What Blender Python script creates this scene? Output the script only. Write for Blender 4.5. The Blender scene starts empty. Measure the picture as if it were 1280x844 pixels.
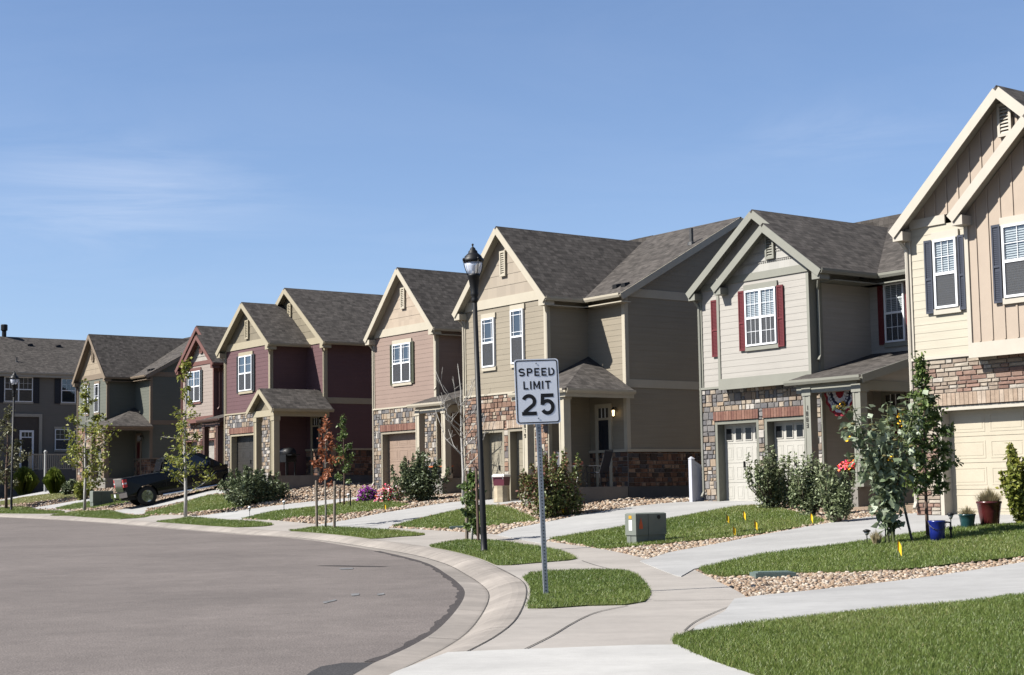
import numpy as np, math, random
# ------------------------------------------------------------------ camera maths (metres, z up)
FPX=1900.; PIT=math.radians(4.95); ROL=math.radians(-.953); CYP=447.; ZC=1.6
_cp,_sp,_cr,_sr=math.cos(PIT),math.sin(PIT),math.cos(ROL),math.sin(ROL)
CF=np.array([0,_cp,_sp]); _up=np.array([0,-_sp,_cp]); _rt=np.array([1.,0,0])
CR=_cr*_rt+_sr*_up; CU=-_sr*_rt+_cr*_up; CO=np.array([0,0,ZC])
def ray(x,y): return CR*(x-640)/FPX+CU*(CYP-y)/FPX+CF
def atY(x,y,Y):
    d=ray(x,y); return CO+d*Y/d[1]
def proj(P):
    d=np.asarray(P,float)-CO; w=d@CF; return 640+FPX*(d@CR)/w, CYP-FPX*(d@CU)/w
E1=np.array([math.sin(math.radians(36.5)),-math.cos(math.radians(36.5)),0]); E2=np.array([-E1[1],E1[0],0])
# ------------------------------------------------------------------ terrain: gentle street plane + raised lots
def plane(x,y): return .1+.011*np.clip(y,-60,130)
HOUSES=dict(H8=(8.435,32,.90),H7=(5.36,43,1.14),H5=(-1.571,50,1.25),H4=(-5.486,60,1.654),H3=(-12.674,67,1.93),H2=(-17.29,79.42,2.15),H1=(-25.764,90,2.2))
def _anch():
    P=[]
    def planepx(x,y):
        lo,hi=2.,400.
        d=ray(x,y); ks=np.linspace(3,200,4000); q=CO+d*ks[:,None]; i=np.argmax(q[:,2]<plane(q[:,0],q[:,1])); return q[i]
    W=[(0,633),(69,637),(130,641),(211,643.5),(299,649),(394,654.7),(475,659),(558,663.6),(610,666.7),(685,676.5),(757,686.8),(825,702),(868,712),(938,749),(845,800),(0,646.5),(200,660),(360,672),(532,703),(584,737),(514,810),(683,744),(200,740),(100,700),(50,830)]
    for w in W: q=planepx(*w); P.append((q[0],q[1],0))
    for k,(x,y,z) in HOUSES.items():
        for a in ((0,4.5) if k!='H8' else (0,3,6.5)):
            for b,dz in ((-.5,0),(6,.1),(14,.2)):
                q=np.array([x,y,0])+E1*a+E2*b; P.append((q[0],q[1],z-plane(*q[:2])+dz))
    q=atY(62,614,93); P.append((q[0],q[1],q[2]-plane(q[0],q[1])))
    q=atY(10,622,88); P.append((q[0],q[1],q[2]-plane(q[0],q[1])))
    for x,y in ((-8,4),(8,4),(-20,10),(-40,30),(-60,60),(-300,0),(0,-300),(300,-100),(-300,100),(-50,30),(20,-20),(16,6),(12,12)): P.append((x,y,0. if y<12 or x<0 else .25))
    for x,y in ((0,300),(-200,300),(200,300),(300,100),(60,60),(40,30),(-60,110)): P.append((x,y,1.1))
    return np.array(P)
_A=_anch()
def _tps(r2): return np.where(r2>1e-9,r2*np.log(np.maximum(r2,1e-9)),0)
def _solve():
    X=_A[:,:2]/30; n=len(X); K=_tps(((X[:,None]-X[None])**2).sum(-1))+np.eye(n)*.02
    M=np.zeros((n+3,n+3)); M[:n,:n]=K; M[:n,n]=1; M[:n,n+1:]=X; M[n,:n]=1; M[n+1:,:n]=X.T
    return np.linalg.solve(M,np.r_[_A[:,2],0,0,0])
_Wt=_solve()
def T(x,y):
    x=np.atleast_1d(np.asarray(x,float)); y=np.atleast_1d(np.asarray(y,float)); out=np.empty(len(x)); X=_A[:,:2]/30; n=len(X)
    for i in range(0,len(x),20000):
        q=np.c_[x[i:i+20000],y[i:i+20000]]/30
        k=_tps(((q[:,None]-X[None])**2).sum(-1)); out[i:i+20000]=k@_Wt[:n]+_Wt[n]+q@_Wt[n+1:]
    return plane(x,y)+np.clip(out,-.05,1.5)
def T1(x,y): return float(T(x,y)[0])
_KS=np.exp(np.linspace(math.log(4),math.log(170),1500))
def G(x,y,off=0.):
    "ground point seen at photo pixel (x,y)"
    d=ray(x,y); q=CO+d*_KS[:,None]; h=q[:,2]-T(q[:,0],q[:,1])-off; i=int(np.argmax(h<0))
    if h[i]>=0: i=len(_KS)-1
    t=h[i-1]/(h[i-1]-h[i]) if i>0 and h[i-1]!=h[i] else 0
    return q[i-1]*(1-t)+q[i]*t if i>0 else q[0]
import bpy, bmesh
from mathutils import Vector, Matrix
from mathutils.geometry import delaunay_2d_cdt
rnd=random.Random(7); RG=np.random.default_rng(11)
SC=bpy.context.scene; COL=SC.collection
# ------------------------------------------------------------------ helpers
def link(o,parent=None):
    COL.objects.link(o)
    if parent is not None: o.parent=parent
    return o
def tag(o,label=None,cat=None,group=None,kind=None):
    if label: o['label']=label
    if cat: o['category']=cat
    if group: o['group']=group
    if kind: o['kind']=kind
    return o
def thing(name,label,cat,loc=(0,0,0),rz=0.,group=None):
    o=bpy.data.objects.new(name,None); o.empty_display_size=.2; link(o); o.location=loc; o.rotation_euler=(0,0,rz)
    return tag(o,label,cat,group)
def copy_tree(o,parent=None):
    c=o.copy(); COL.objects.link(c)
    if parent is not None: c.parent=parent
    for ch in list(o.children): copy_tree(ch,c)
    return c
class MB:
    def __init__(s): s.v=[];s.f=[];s.m=[];s.t=[]
    def face(s,pts,m=0,t=0.):
        i=len(s.v); s.v+= [tuple(p) for p in pts]; s.f.append(tuple(range(i,i+len(pts)))); s.m.append(m); s.t.append(t)
    def hexa(s,c,m=0,t=0.):
        # c: 8 corners, bottom 0-3 ccw, top 4-7
        i=len(s.v); s.v+=[tuple(p) for p in c]
        for q in ((0,3,2,1),(4,5,6,7),(0,1,5,4),(1,2,6,5),(2,3,7,6),(3,0,4,7)):
            s.f.append(tuple(i+k for k in q)); s.m.append(m); s.t.append(t)
    def box(s,x0,x1,y0,y1,z0,z1,m=0,t=0.):
        s.hexa([(x0,y0,z0),(x1,y0,z0),(x1,y1,z0),(x0,y1,z0),(x0,y0,z1),(x1,y0,z1),(x1,y1,z1),(x0,y1,z1)],m,t)
    def pbox(s,P,a0,a1,z0,z1,d0,d1,m=0,t=0.):
        s.hexa([P(a0,z0,d1),P(a1,z0,d1),P(a1,z0,d0),P(a0,z0,d0),P(a0,z1,d1),P(a1,z1,d1),P(a1,z1,d0),P(a0,z1,d0)],m,t)
    def beam(s,p0,p1,w,h,up=(0,0,1),m=0,t=0.):
        "box from p0 to p1, width w (side), height h along up"
        p0=np.array(p0,float);p1=np.array(p1,float);d=p1-p0;d=d/np.linalg.norm(d);u=np.array(up,float);u=u-d*(u@d);u/=np.linalg.norm(u);r=np.cross(d,u)
        c=[]
        for p,(i,j) in [(p0,(-1,-1)),(p0,(1,-1)),(p1,(1,-1)),(p1,(-1,-1)),(p0,(-1,1)),(p0,(1,1)),(p1,(1,1)),(p1,(-1,1))]: c.append(p+r*w/2*i+u*h/2*j)
        s.hexa(c,m,t)
    def slab(s,q,th,m=0,mu=None,t=0.):
        "thick sheet: quad/poly q on top, th below along its normal"
        q=[np.array(p,float) for p in q]; n=np.cross(q[1]-q[0],q[2]-q[0]); n/=np.linalg.norm(n)
        if n[2]<0: q=q[::-1]; n=-n
        b=[p-n*th for p in q]; mu=m if mu is None else mu
        s.face(q,m,t); s.face(b[::-1],mu,t)
        for i in range(len(q)):
            j=(i+1)%len(q); s.face([q[i],b[i],b[j],q[j]],mu,t)
    def tube(s,pts,rad,n=8,m=0,t=0.,cap=True):
        pts=[np.array(p,float) for p in pts]; rad=[rad]*len(pts) if np.isscalar(rad) else rad; base=len(s.v); ref=None
        for i,p in enumerate(pts):
            d=pts[min(i+1,len(pts)-1)]-pts[max(i-1,0)]; L=np.linalg.norm(d); d=d/L if L>1e-9 else (pts[-1]-pts[0])/max(np.linalg.norm(pts[-1]-pts[0]),1e-9)
            if ref is None: ref=np.cross(d,[1,0,0] if abs(d[0])<.8 else [0,1,0])
            u=ref-d*(ref@d); u/=max(np.linalg.norm(u),1e-9); w=np.cross(d,u); ref=u
            for k in range(n):
                a=2*math.pi*k/n; s.v.append(tuple(p+(u*math.cos(a)+w*math.sin(a))*rad[i]))
        for i in range(len(pts)-1):
            for k in range(n):
                a=base+i*n+k;b=base+i*n+(k+1)%n; s.f.append((a,b,b+n,a+n)); s.m.append(m); s.t.append(t)
        if cap:
            s.f.append(tuple(base+k for k in range(n))[::-1]); s.m.append(m); s.t.append(t)
            e=base+(len(pts)-1)*n; s.f.append(tuple(e+k for k in range(n))); s.m.append(m); s.t.append(t)
    def lathe(s,prof,n=16,c=(0,0,0),m=0,t=0.): s.tube([(c[0],c[1],c[2]+z) for r,z in prof],[max(r,.0005) for r,z in prof],n,m,t)
    def build(s,name,mats,parent=None,smooth=False):
        me=bpy.data.meshes.new(name); me.from_pydata(s.v,[],s.f)
        for mm in (mats if isinstance(mats,(list,tuple)) else [mats]): me.materials.append(mm)
        me.polygons.foreach_set('material_index',np.array(s.m,dtype=np.int32))
        if any(s.t):
            at=me.attributes.new('tone','FLOAT','FACE'); at.data.foreach_set('value',np.array(s.t,dtype=np.float32))
        uvmap(me)
        if smooth: me.polygons.foreach_set('use_smooth',np.ones(len(s.f),dtype=bool))
        me.update(); o=bpy.data.objects.new(name,me); return link(o,parent)
def uvmap(me):
    "metric box-projected uv: u horizontal, v up the slope"
    nl=len(me.loops); nv=len(me.vertices); npol=len(me.polygons)
    co=np.empty(nv*3,np.float32); me.vertices.foreach_get('co',co); co=co.reshape(-1,3)
    lv=np.empty(nl,np.int32); me.loops.foreach_get('vertex_index',lv)
    nr=np.empty(npol*3,np.float32); me.polygons.foreach_get('normal',nr); nr=nr.reshape(-1,3)
    lt=np.empty(npol,np.int32); me.polygons.foreach_get('loop_total',lt); pi=np.repeat(np.arange(npol),lt); N=nr[pi]
    t=np.stack([-N[:,1],N[:,0],np.zeros(nl)],1); L=np.linalg.norm(t,axis=1); flat=L<.02; t[flat]=[1,0,0]; L[flat]=1; t/=L[:,None]
    w=np.cross(N,t); P=co[lv]; uv=np.stack([(P*t).sum(1),(P*w).sum(1)],1).astype(np.float32)
    l=me.uv_layers.new(name='UVMap'); l.data.foreach_set('uv',uv.ravel())
def nmesh(name,V,F,mats,parent=None,tone=None,smooth=False):
    "numpy mesh; F (n,k)"
    V=np.asarray(V,np.float32);F=np.asarray(F,np.int32);n,k=F.shape
    me=bpy.data.meshes.new(name); me.vertices.add(len(V)); me.vertices.foreach_set('co',V.ravel())
    me.loops.add(n*k); me.loops.foreach_set('vertex_index',F.ravel()); me.polygons.add(n)
    me.polygons.foreach_set('loop_start',np.arange(n,dtype=np.int32)*k)
    me.polygons.foreach_set('loop_total',np.full(n,k,dtype=np.int32))
    me.polygons.foreach_set('use_smooth',np.full(n,bool(smooth)))
    for m in (mats if isinstance(mats,(list,tuple)) else [mats]): me.materials.append(m)
    if tone is not None:
        at=me.attributes.new('tone','FLOAT','FACE'); at.data.foreach_set('value',np.asarray(tone,np.float32))
    me.update(calc_edges=True); me.validate(); o=bpy.data.objects.new(name,me); return link(o,parent)
# ------------------------------------------------------------------ materials
MATS={}; AK=.37   # photo-bright colours -> real albedos (the exposure makes up for it)
def ak(c): return tuple(v*AK for v in c)
def lin(c): return tuple(((v/255)/12.92 if v<=10 else ((v/255+.055)/1.055)**2.4) for v in c)
class NT:
    def __init__(s,name):
        s.mat=bpy.data.materials.new(name); s.mat.use_nodes=True; s.n=s.mat.node_tree.nodes; s.l=s.mat.node_tree.links; s.b=s.n['Principled BSDF']
    def new(s,t,**k):
        n=s.n.new(t)
        for a,v in k.items():
            if a in n.inputs.keys(): n.inputs[a].default_value=v
            else: setattr(n,a,v)
        return n
    def lk(s,a,b): s.l.new(a,b)
    def coord(s,kind='Object'): return s.new('ShaderNodeTexCoord').outputs[kind]
    def noise(s,vec,scale,det=4.,rough=.6):
        n=s.new('ShaderNodeTexNoise'); n.inputs['Scale'].default_value=scale; n.inputs['Detail'].default_value=det; n.inputs['Roughness'].default_value=rough
        if vec is not None: s.lk(vec,n.inputs['Vector'])
        return n.outputs['Fac']
    def mapr(s,v,a,b,c,d):
        n=s.new('ShaderNodeMapRange'); n.inputs[1].default_value=a;n.inputs[2].default_value=b;n.inputs[3].default_value=c;n.inputs[4].default_value=d; s.lk(v,n.inputs[0]); return n.outputs[0]
    def ramp(s,v,stops,interp='LINEAR'):
        n=s.new('ShaderNodeValToRGB'); e=n.color_ramp; e.interpolation=interp
        while len(e.elements)<len(stops): e.elements.new(.5)
        for el,(p,c) in zip(e.elements,stops): el.position=p; el.color=(*c,1)
        s.lk(v,n.inputs[0]); return n.outputs[0]
    def mul(s,col,v):
        n=s.new('ShaderNodeVectorMath',operation='SCALE')
        if isinstance(col,tuple): n.inputs[0].default_value=col
        else: s.lk(col,n.inputs[0])
        s.lk(v,n.inputs['Scale']); return n.outputs[0]
    def mix(s,f,a,b):
        n=s.new('ShaderNodeMix',data_type='RGBA')
        for i,x in ((6,a),(7,b)):
            if isinstance(x,tuple): n.inputs[i].default_value=(*x,1)
            else: s.lk(x,n.inputs[i])
        if np.isscalar(f): n.inputs[0].default_value=f
        else: s.lk(f,n.inputs[0])
        return n.outputs[2]
    def bump(s,h,st,dist=.01):
        n=s.new('ShaderNodeBump'); n.inputs['Strength'].default_value=st; n.inputs['Distance'].default_value=dist; s.lk(h,n.inputs['Height']); s.lk(n.outputs[0],s.b.inputs['Normal'])
    def col(s,c):
        if isinstance(c,tuple): s.b.inputs['Base Color'].default_value=(*c,1)
        else: s.lk(c,s.b.inputs['Base Color'])
    def rough(s,r): s.b.inputs['Roughness'].default_value=r
    def attr(s,name='tone'): return s.new('ShaderNodeAttribute',attribute_name=name).outputs['Fac']
def painted(name,c,rough=.6,var=.1,bump=.15,metal=0.,sc=3.,spec=.3):
    if name in MATS: return MATS[name]
    c=ak(c); t=NT(name); o=t.coord(); n=t.noise(o,sc,5.); n2=t.noise(o,sc*17,3.)
    t.col(t.mul(t.mul(tuple(c),t.mapr(n,.3,.7,1-var,1+var)),t.mapr(n2,.3,.7,1-var*.4,1+var*.4))); t.rough(rough); t.b.inputs['Metallic'].default_value=metal
    t.b.inputs['Specular IOR Level'].default_value=spec
    if bump: t.bump(n2,bump,.004)
    MATS[name]=t.mat; return t.mat
def siding_mat(name,c):
    if name in MATS: return MATS[name]
    c=ak(c); t=NT(name); o=t.coord('UV')
    mp=t.new('ShaderNodeMapping'); mp.inputs['Scale'].default_value=(.6,14,1); t.lk(o,mp.inputs[0])
    n=t.noise(mp.outputs[0],1.2,4.); g=t.new('ShaderNodeMapping'); g.inputs['Scale'].default_value=(3,60,1); t.lk(o,g.inputs[0]); n2=t.noise(g.outputs[0],2.,4.)
    o3=t.coord('Object'); n3=t.noise(o3,.5,3.)
    cc=t.mul(tuple(c),t.mapr(n,.3,.7,.93,1.06)); cc=t.mul(cc,t.mapr(n3,.3,.7,.94,1.05)); t.col(cc); t.rough(.62); t.b.inputs['Specular IOR Level'].default_value=.25; t.bump(n2,.25,.003); MATS[name]=t.mat; return t.mat
def shake_mat(name,c):
    if name in MATS: return MATS[name]
    c=ak(c); t=NT(name); o=t.coord('UV'); b=t.new('ShaderNodeTexBrick'); t.lk(o,b.inputs['Vector'])
    b.inputs['Scale'].default_value=1; b.inputs['Brick Width'].default_value=.19; b.inputs['Row Height'].default_value=.36; b.inputs['Mortar Size'].default_value=.004; b.offset=.37; b.squash=1.3; b.squash_frequency=3
    b.inputs['Color1'].default_value=(.9,.9,.9,1); b.inputs['Color2'].default_value=(1.05,1.05,1.05,1); b.inputs['Mortar'].default_value=(.9,.9,.9,1)  # mortar tone keeps a faint painted shadow line between shakes
    n=t.new('ShaderNodeVectorMath',operation='MULTIPLY'); t.lk(b.outputs['Color'],n.inputs[0]); n.inputs[1].default_value=tuple(c); t.col(n.outputs[0]); t.rough(.65); t.b.inputs['Specular IOR Level'].default_value=.25
    t.bump(b.outputs['Fac'],-.5,.006); MATS[name]=t.mat; return t.mat
def shingle_mat(name='asphalt_shingles',c=(.142,.126,.113)):
    if name in MATS: return MATS[name]
    c=ak(c); t=NT(name); o=t.coord('UV')
    def br(w,h,off,c1,c2,seedoff):
        m=t.new('ShaderNodeMapping'); m.inputs['Location'].default_value=(seedoff,seedoff*.37,0); t.lk(o,m.inputs[0])
        b=t.new('ShaderNodeTexBrick'); t.lk(m.outputs[0],b.inputs['Vector']); b.inputs['Scale'].default_value=1; b.inputs['Brick Width'].default_value=w; b.inputs['Row Height'].default_value=h; b.inputs['Mortar Size'].default_value=.006; b.inputs['Bias'].default_value=-.1; b.offset=off
        b.inputs['Color1'].default_value=(*c1,1); b.inputs['Color2'].default_value=(*c2,1); b.inputs['Mortar'].default_value=(*[v*.8 for v in c1],1); b.squash=1.25; b.squash_frequency=2; return b  # mortar: shadow lines between shingles, painted into the colour
    b1=br(.15,.145,.43,tuple(v*.5 for v in c),tuple(v*1.6 for v in c),0.); b2=br(.23,.145,.31,tuple(v*.6 for v in c),tuple(v*1.5 for v in c),0.145*6)
    n=t.noise(o,55.,3.); n2=t.noise(t.coord(),.7,3.)
    cc=t.mix(.5,b1.outputs['Color'],b2.outputs['Color']); cc=t.mul(cc,t.mapr(n,.3,.7,.75,1.25)); cc=t.mul(cc,t.mapr(n2,.3,.7,.94,1.06)); t.col(cc); t.rough(.95); t.b.inputs['Specular IOR Level'].default_value=.15
    sx=t.new('ShaderNodeSeparateXYZ'); t.lk(o,sx.inputs[0]); md=t.new('ShaderNodeMath',operation='FRACT'); dv=t.new('ShaderNodeMath',operation='DIVIDE'); t.lk(sx.outputs[1],dv.inputs[0]); dv.inputs[1].default_value=.145; t.lk(dv.outputs[0],md.inputs[0])
    a=t.new('ShaderNodeMath',operation='ADD'); t.lk(t.mapr(md.outputs[0],0,1,1,0),a.inputs[0]); t.lk(t.mapr(n,0,1,0,.5),a.inputs[1]); t.bump(a.outputs[0],.5,.012)
    MATS[name]=t.mat; return t.mat
def stone_mat(name,cols,rough=.85):
    if name in MATS: return MATS[name]
    cols=[ak(c) for c in cols]; t=NT(name); f=t.attr(); st=[(i/len(cols),c) for i,c in enumerate(cols)]
    cc=t.ramp(f,st,'CONSTANT'); o=t.coord(); n=t.noise(o,9.,6.,.7); n2=t.noise(o,40.,4.)
    cc=t.mul(cc,t.mapr(n,.25,.75,.72,1.22)); cc=t.mul(cc,t.mapr(n2,.3,.7,.88,1.1)); t.col(cc); t.rough(rough); t.b.inputs['Specular IOR Level'].default_value=.2; t.bump(n,.6,.02); MATS[name]=t.mat; return t.mat
def leaf_mat(name,cols,trans=.25,rough=.5):
    if name in MATS: return MATS[name]
    cols=[tuple(v*.8 for v in c) for c in cols]; t=NT(name); f=t.attr(); cc=t.ramp(f,[(i/max(1,len(cols)-1),c) for i,c in enumerate(cols)]); t.col(cc); t.rough(rough); t.b.inputs['Specular IOR Level'].default_value=.35
    tr=t.new('ShaderNodeBsdfTranslucent'); t.lk(cc,tr.inputs[0]); mx=t.new('ShaderNodeMixShader'); mx.inputs[0].default_value=trans; t.lk(t.b.outputs[0],mx.inputs[1]); t.lk(tr.outputs[0],mx.inputs[2]); t.lk(mx.outputs[0],t.n['Material Output'].inputs[0]); MATS[name]=t.mat; return t.mat
def glass_mat():
    if 'window_glass' in MATS: return MATS['window_glass']
    t=NT('window_glass'); tr=t.new('ShaderNodeBsdfTransparent'); tr.inputs[0].default_value=(.8,.84,.84,1); gl=t.new('ShaderNodeBsdfGlossy'); gl.inputs['Roughness'].default_value=.03; gl.inputs[0].default_value=(.95,.97,1,1)
    fr=t.new('ShaderNodeLayerWeight'); fr.inputs[0].default_value=.5; pw=t.new('ShaderNodeMath',operation='POWER'); t.lk(fr.outputs['Facing'],pw.inputs[0]); pw.inputs[1].default_value=2.6; ad=t.new('ShaderNodeMath',operation='MULTIPLY_ADD'); t.lk(pw.outputs[0],ad.inputs[0]); ad.inputs[1].default_value=.8; ad.inputs[2].default_value=.10; ad.use_clamp=True
    mx=t.new('ShaderNodeMixShader'); t.lk(ad.outputs[0],mx.inputs[0]); t.lk(tr.outputs[0],mx.inputs[1]); t.lk(gl.outputs[0],mx.inputs[2]); t.lk(mx.outputs[0],t.n['Material Output'].inputs[0]); MATS['window_glass']=t.mat; return t.mat
def concrete_mat(name,c,var=.12):
    if name in MATS: return MATS[name]
    c=ak(c); t=NT(name); o=t.coord(); n=t.noise(o,.35,5.,.65); n2=t.noise(o,4.,6.,.7); n3=t.noise(o,90.,3.)
    st=t.new('ShaderNodeMapping'); st.inputs['Rotation'].default_value=(0,0,.7); st.inputs['Scale'].default_value=(.35,1.4,1); t.lk(o,st.inputs[0]); n4=t.noise(st.outputs[0],1.2,4.)
    cc=t.mul(tuple(c),t.mapr(n,.3,.7,1-var,1+var)); cc=t.mul(cc,t.mapr(n2,.25,.75,1-var*.7,1+var*.6)); cc=t.mul(cc,t.mapr(n3,.3,.7,.93,1.06)); cc=t.mul(cc,t.mapr(n4,.3,.62,1-var*.9,1.03))
    t.col(cc); t.rough(.85); t.b.inputs['Specular IOR Level'].default_value=.25; t.bump(n3,.25,.004); MATS[name]=t.mat; return t.mat
def asphalt_mat(name,c,dark=.86):
    if name in MATS: return MATS[name]
    c=ak(c); t=NT(name); o=t.coord(); n=t.noise(o,.22,4.,.6); n2=t.noise(o,2.2,5.,.7); n3=t.noise(o,75.,3.,.7); v=t.new('ShaderNodeTexVoronoi'); v.inputs['Scale'].default_value=42; t.lk(o,v.inputs['Vector'])
    st=t.new('ShaderNodeMapping'); st.inputs['Rotation'].default_value=(0,0,-.5); st.inputs['Scale'].default_value=(.7,.9,1); t.lk(o,st.inputs[0]); n4=t.noise(st.outputs[0],.5,6.,.7)
    cc=t.mul(tuple(c),t.mapr(n,.3,.7,.84,1.09)); cc=t.mul(cc,t.mapr(n2,.3,.7,.87,1.08)); cc=t.mul(cc,t.mapr(n4,.3,.55,dark,1.0)); cc=t.mul(cc,t.mapr(n3,.3,.7,.6,1.42))
    sp=t.mapr(v.outputs['Distance'],.0,.5,1.25,.9); cc=t.mul(cc,sp); t.col(cc); t.rough(.92); t.b.inputs['Specular IOR Level'].default_value=.2
    t.bump(v.outputs['Distance'],.5,.006); MATS[name]=t.mat; return t.mat
def soil_mat(name,cols,sc=22.,b=.8):
    if name in MATS: return MATS[name]
    cols=[ak(c) for c in cols]; t=NT(name); o=t.coord(); v=t.new('ShaderNodeTexVoronoi'); v.inputs['Scale'].default_value=sc; t.lk(o,v.inputs['Vector']); sx=t.new('ShaderNodeSeparateXYZ'); t.lk(v.outputs['Color'],sx.inputs[0])
    cc=t.ramp(sx.outputs[0],[(i/max(1,len(cols)-1),c) for i,c in enumerate(cols)]); n=t.noise(o,1.1,4.); cc=t.mul(cc,t.mapr(n,.3,.7,.8,1.15)); t.col(cc); t.rough(.95); t.b.inputs['Specular IOR Level'].default_value=.1; t.bump(v.outputs['Distance'],-b,.03); MATS[name]=t.mat; return t.mat
def emit_mat(name,c,st):
    t=NT(name); t.b.inputs['Emission Color'].default_value=(*c,1); t.b.inputs['Emission Strength'].default_value=st; t.col(tuple(c)); MATS[name]=t.mat; return t.mat

def screen_mat():
    t=NT('insect_screen'); t.col((.035,.036,.04)); t.rough(.6); tr=t.new('ShaderNodeBsdfTransparent'); mx=t.new('ShaderNodeMixShader'); mx.inputs[0].default_value=.55; t.lk(tr.outputs[0],mx.inputs[1]); t.lk(t.b.outputs[0],mx.inputs[2]); t.lk(mx.outputs[0],t.n['Material Output'].inputs[0]); MATS['insect_screen']=t.mat; return t.mat
# ------------------------------------------------------------------ houses
GLASS=glass_mat(); ROOF=shingle_mat()
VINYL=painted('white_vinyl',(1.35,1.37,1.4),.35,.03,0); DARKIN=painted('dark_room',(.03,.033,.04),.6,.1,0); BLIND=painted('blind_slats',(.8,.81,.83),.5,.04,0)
SCREEN=screen_mat(); METAL=painted('black_metal',(.012,.012,.013),.5,.1,.05,sc=8.,spec=.25); GREYPIPE=painted('grey_pipe',(.09,.09,.09),.5,.1,.1)
FOUND=painted('foundation_concrete',(.17,.17,.175),.9,.15,.4,sc=2.); SLABM=concrete_mat('porch_concrete',(.40,.37,.33))
DGLASS=painted('dark_door_glass',(.025,.027,.03),.12,.05,0,spec=.35)
def PF(b): return lambda s,z,d: (s,b-d,z)           # wall facing the street
def PS(a): return lambda s,z,d: (a+d,s,z)           # wall facing the camera side
def laps(mb,P,rng,z0,z1,course=.165,m=0,proud=.009):
    "overlapping boards; rng(z)->(s0,s1)"
    n=max(1,round((z1-z0)/course)); c=(z1-z0)/n
    for i in range(n):
        za=z0+i*c; zb=za+c; a0,a1=rng(za+1e-4); b0,b1=rng(zb-1e-4)
        if a1-a0<.02: continue
        if b1<b0: b0=b1=(b0+b1)/2
        mb.face([P(a0,za,proud),P(a1,za,proud),P(b1,zb,.003),P(b0,zb,.003)],m); mb.face([P(a0,za,0),P(a1,za,0),P(a1,za,proud),P(a0,za,proud)],m)
def stones(mb,P,s0,s1,z0,z1,kind,rr):
    "coursed stone veneer made of separate bevelled blocks over a mortar backing"
    mb.pbox(P,s0,s1,z0,z1,.0,.012,1)
    z=z0
    while z<z1-.03:
        h=rr.choice((.075,.085,.1) if kind=='ledge' else (.12,.15,.18,.22)); 
        if z+h>z1-.05: h=z1-z
        s=s0
        while s<s1-.02:
            w=rr.uniform(.16,.42) if kind=='ledge' else rr.uniform(.1,.3)
            if s+w>s1-.07: w=s1-s
            parts=[(z,h)]
            if kind!='ledge' and h>.17 and w<.26 and rr.random()<.45: k=rr.uniform(.4,.6); parts=[(z,h*k),(z+h*k,h*(1-k))]
            for zz,hh in parts:
                g=.003 if kind=='ledge' else .005; d=rr.uniform(.03,.042 if kind=='ledge' else .05); e=.012; j=lambda: rr.uniform(-.005,.005)
                o=[(s+g,zz+g),(s+w-g,zz+g),(s+w-g,zz+hh-g),(s+g,zz+hh-g)]; i=[(s+g+e+j(),zz+g+e+j()),(s+w-g-e+j(),zz+g+e+j()),(s+w-g-e+j(),zz+hh-g-e+j()),(s+g+e+j(),zz+hh-g-e+j())]
                tn=rr.random()*.98+.01; q=[d+rr.uniform(-.006,.006) for _ in range(4)]
                mb.face([P(*i[k],q[k]) for k in range(4)],0,tn)
                for k in range(4): l=(k+1)%4; mb.face([P(*o[k],.005),P(*o[l],.005),P(*i[l],q[l]),P(*i[k],q[k])],0,tn)
            s+=w
        z+=h
def bricks(mb,P,s0,s1,z0,z1,rr):
    mb.pbox(P,s0,s1,z0,z1,.0,.05,1); n=max(1,round((s1-s0)/.105)); w=(s1-s0)/n
    for i in range(n): mb.pbox(P,s0+i*w+.005,s0+(i+1)*w-.005,z0+.005,z1-.005,.05,.068+rr.uniform(0,.006),0,rr.random()*.98+.01)
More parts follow.
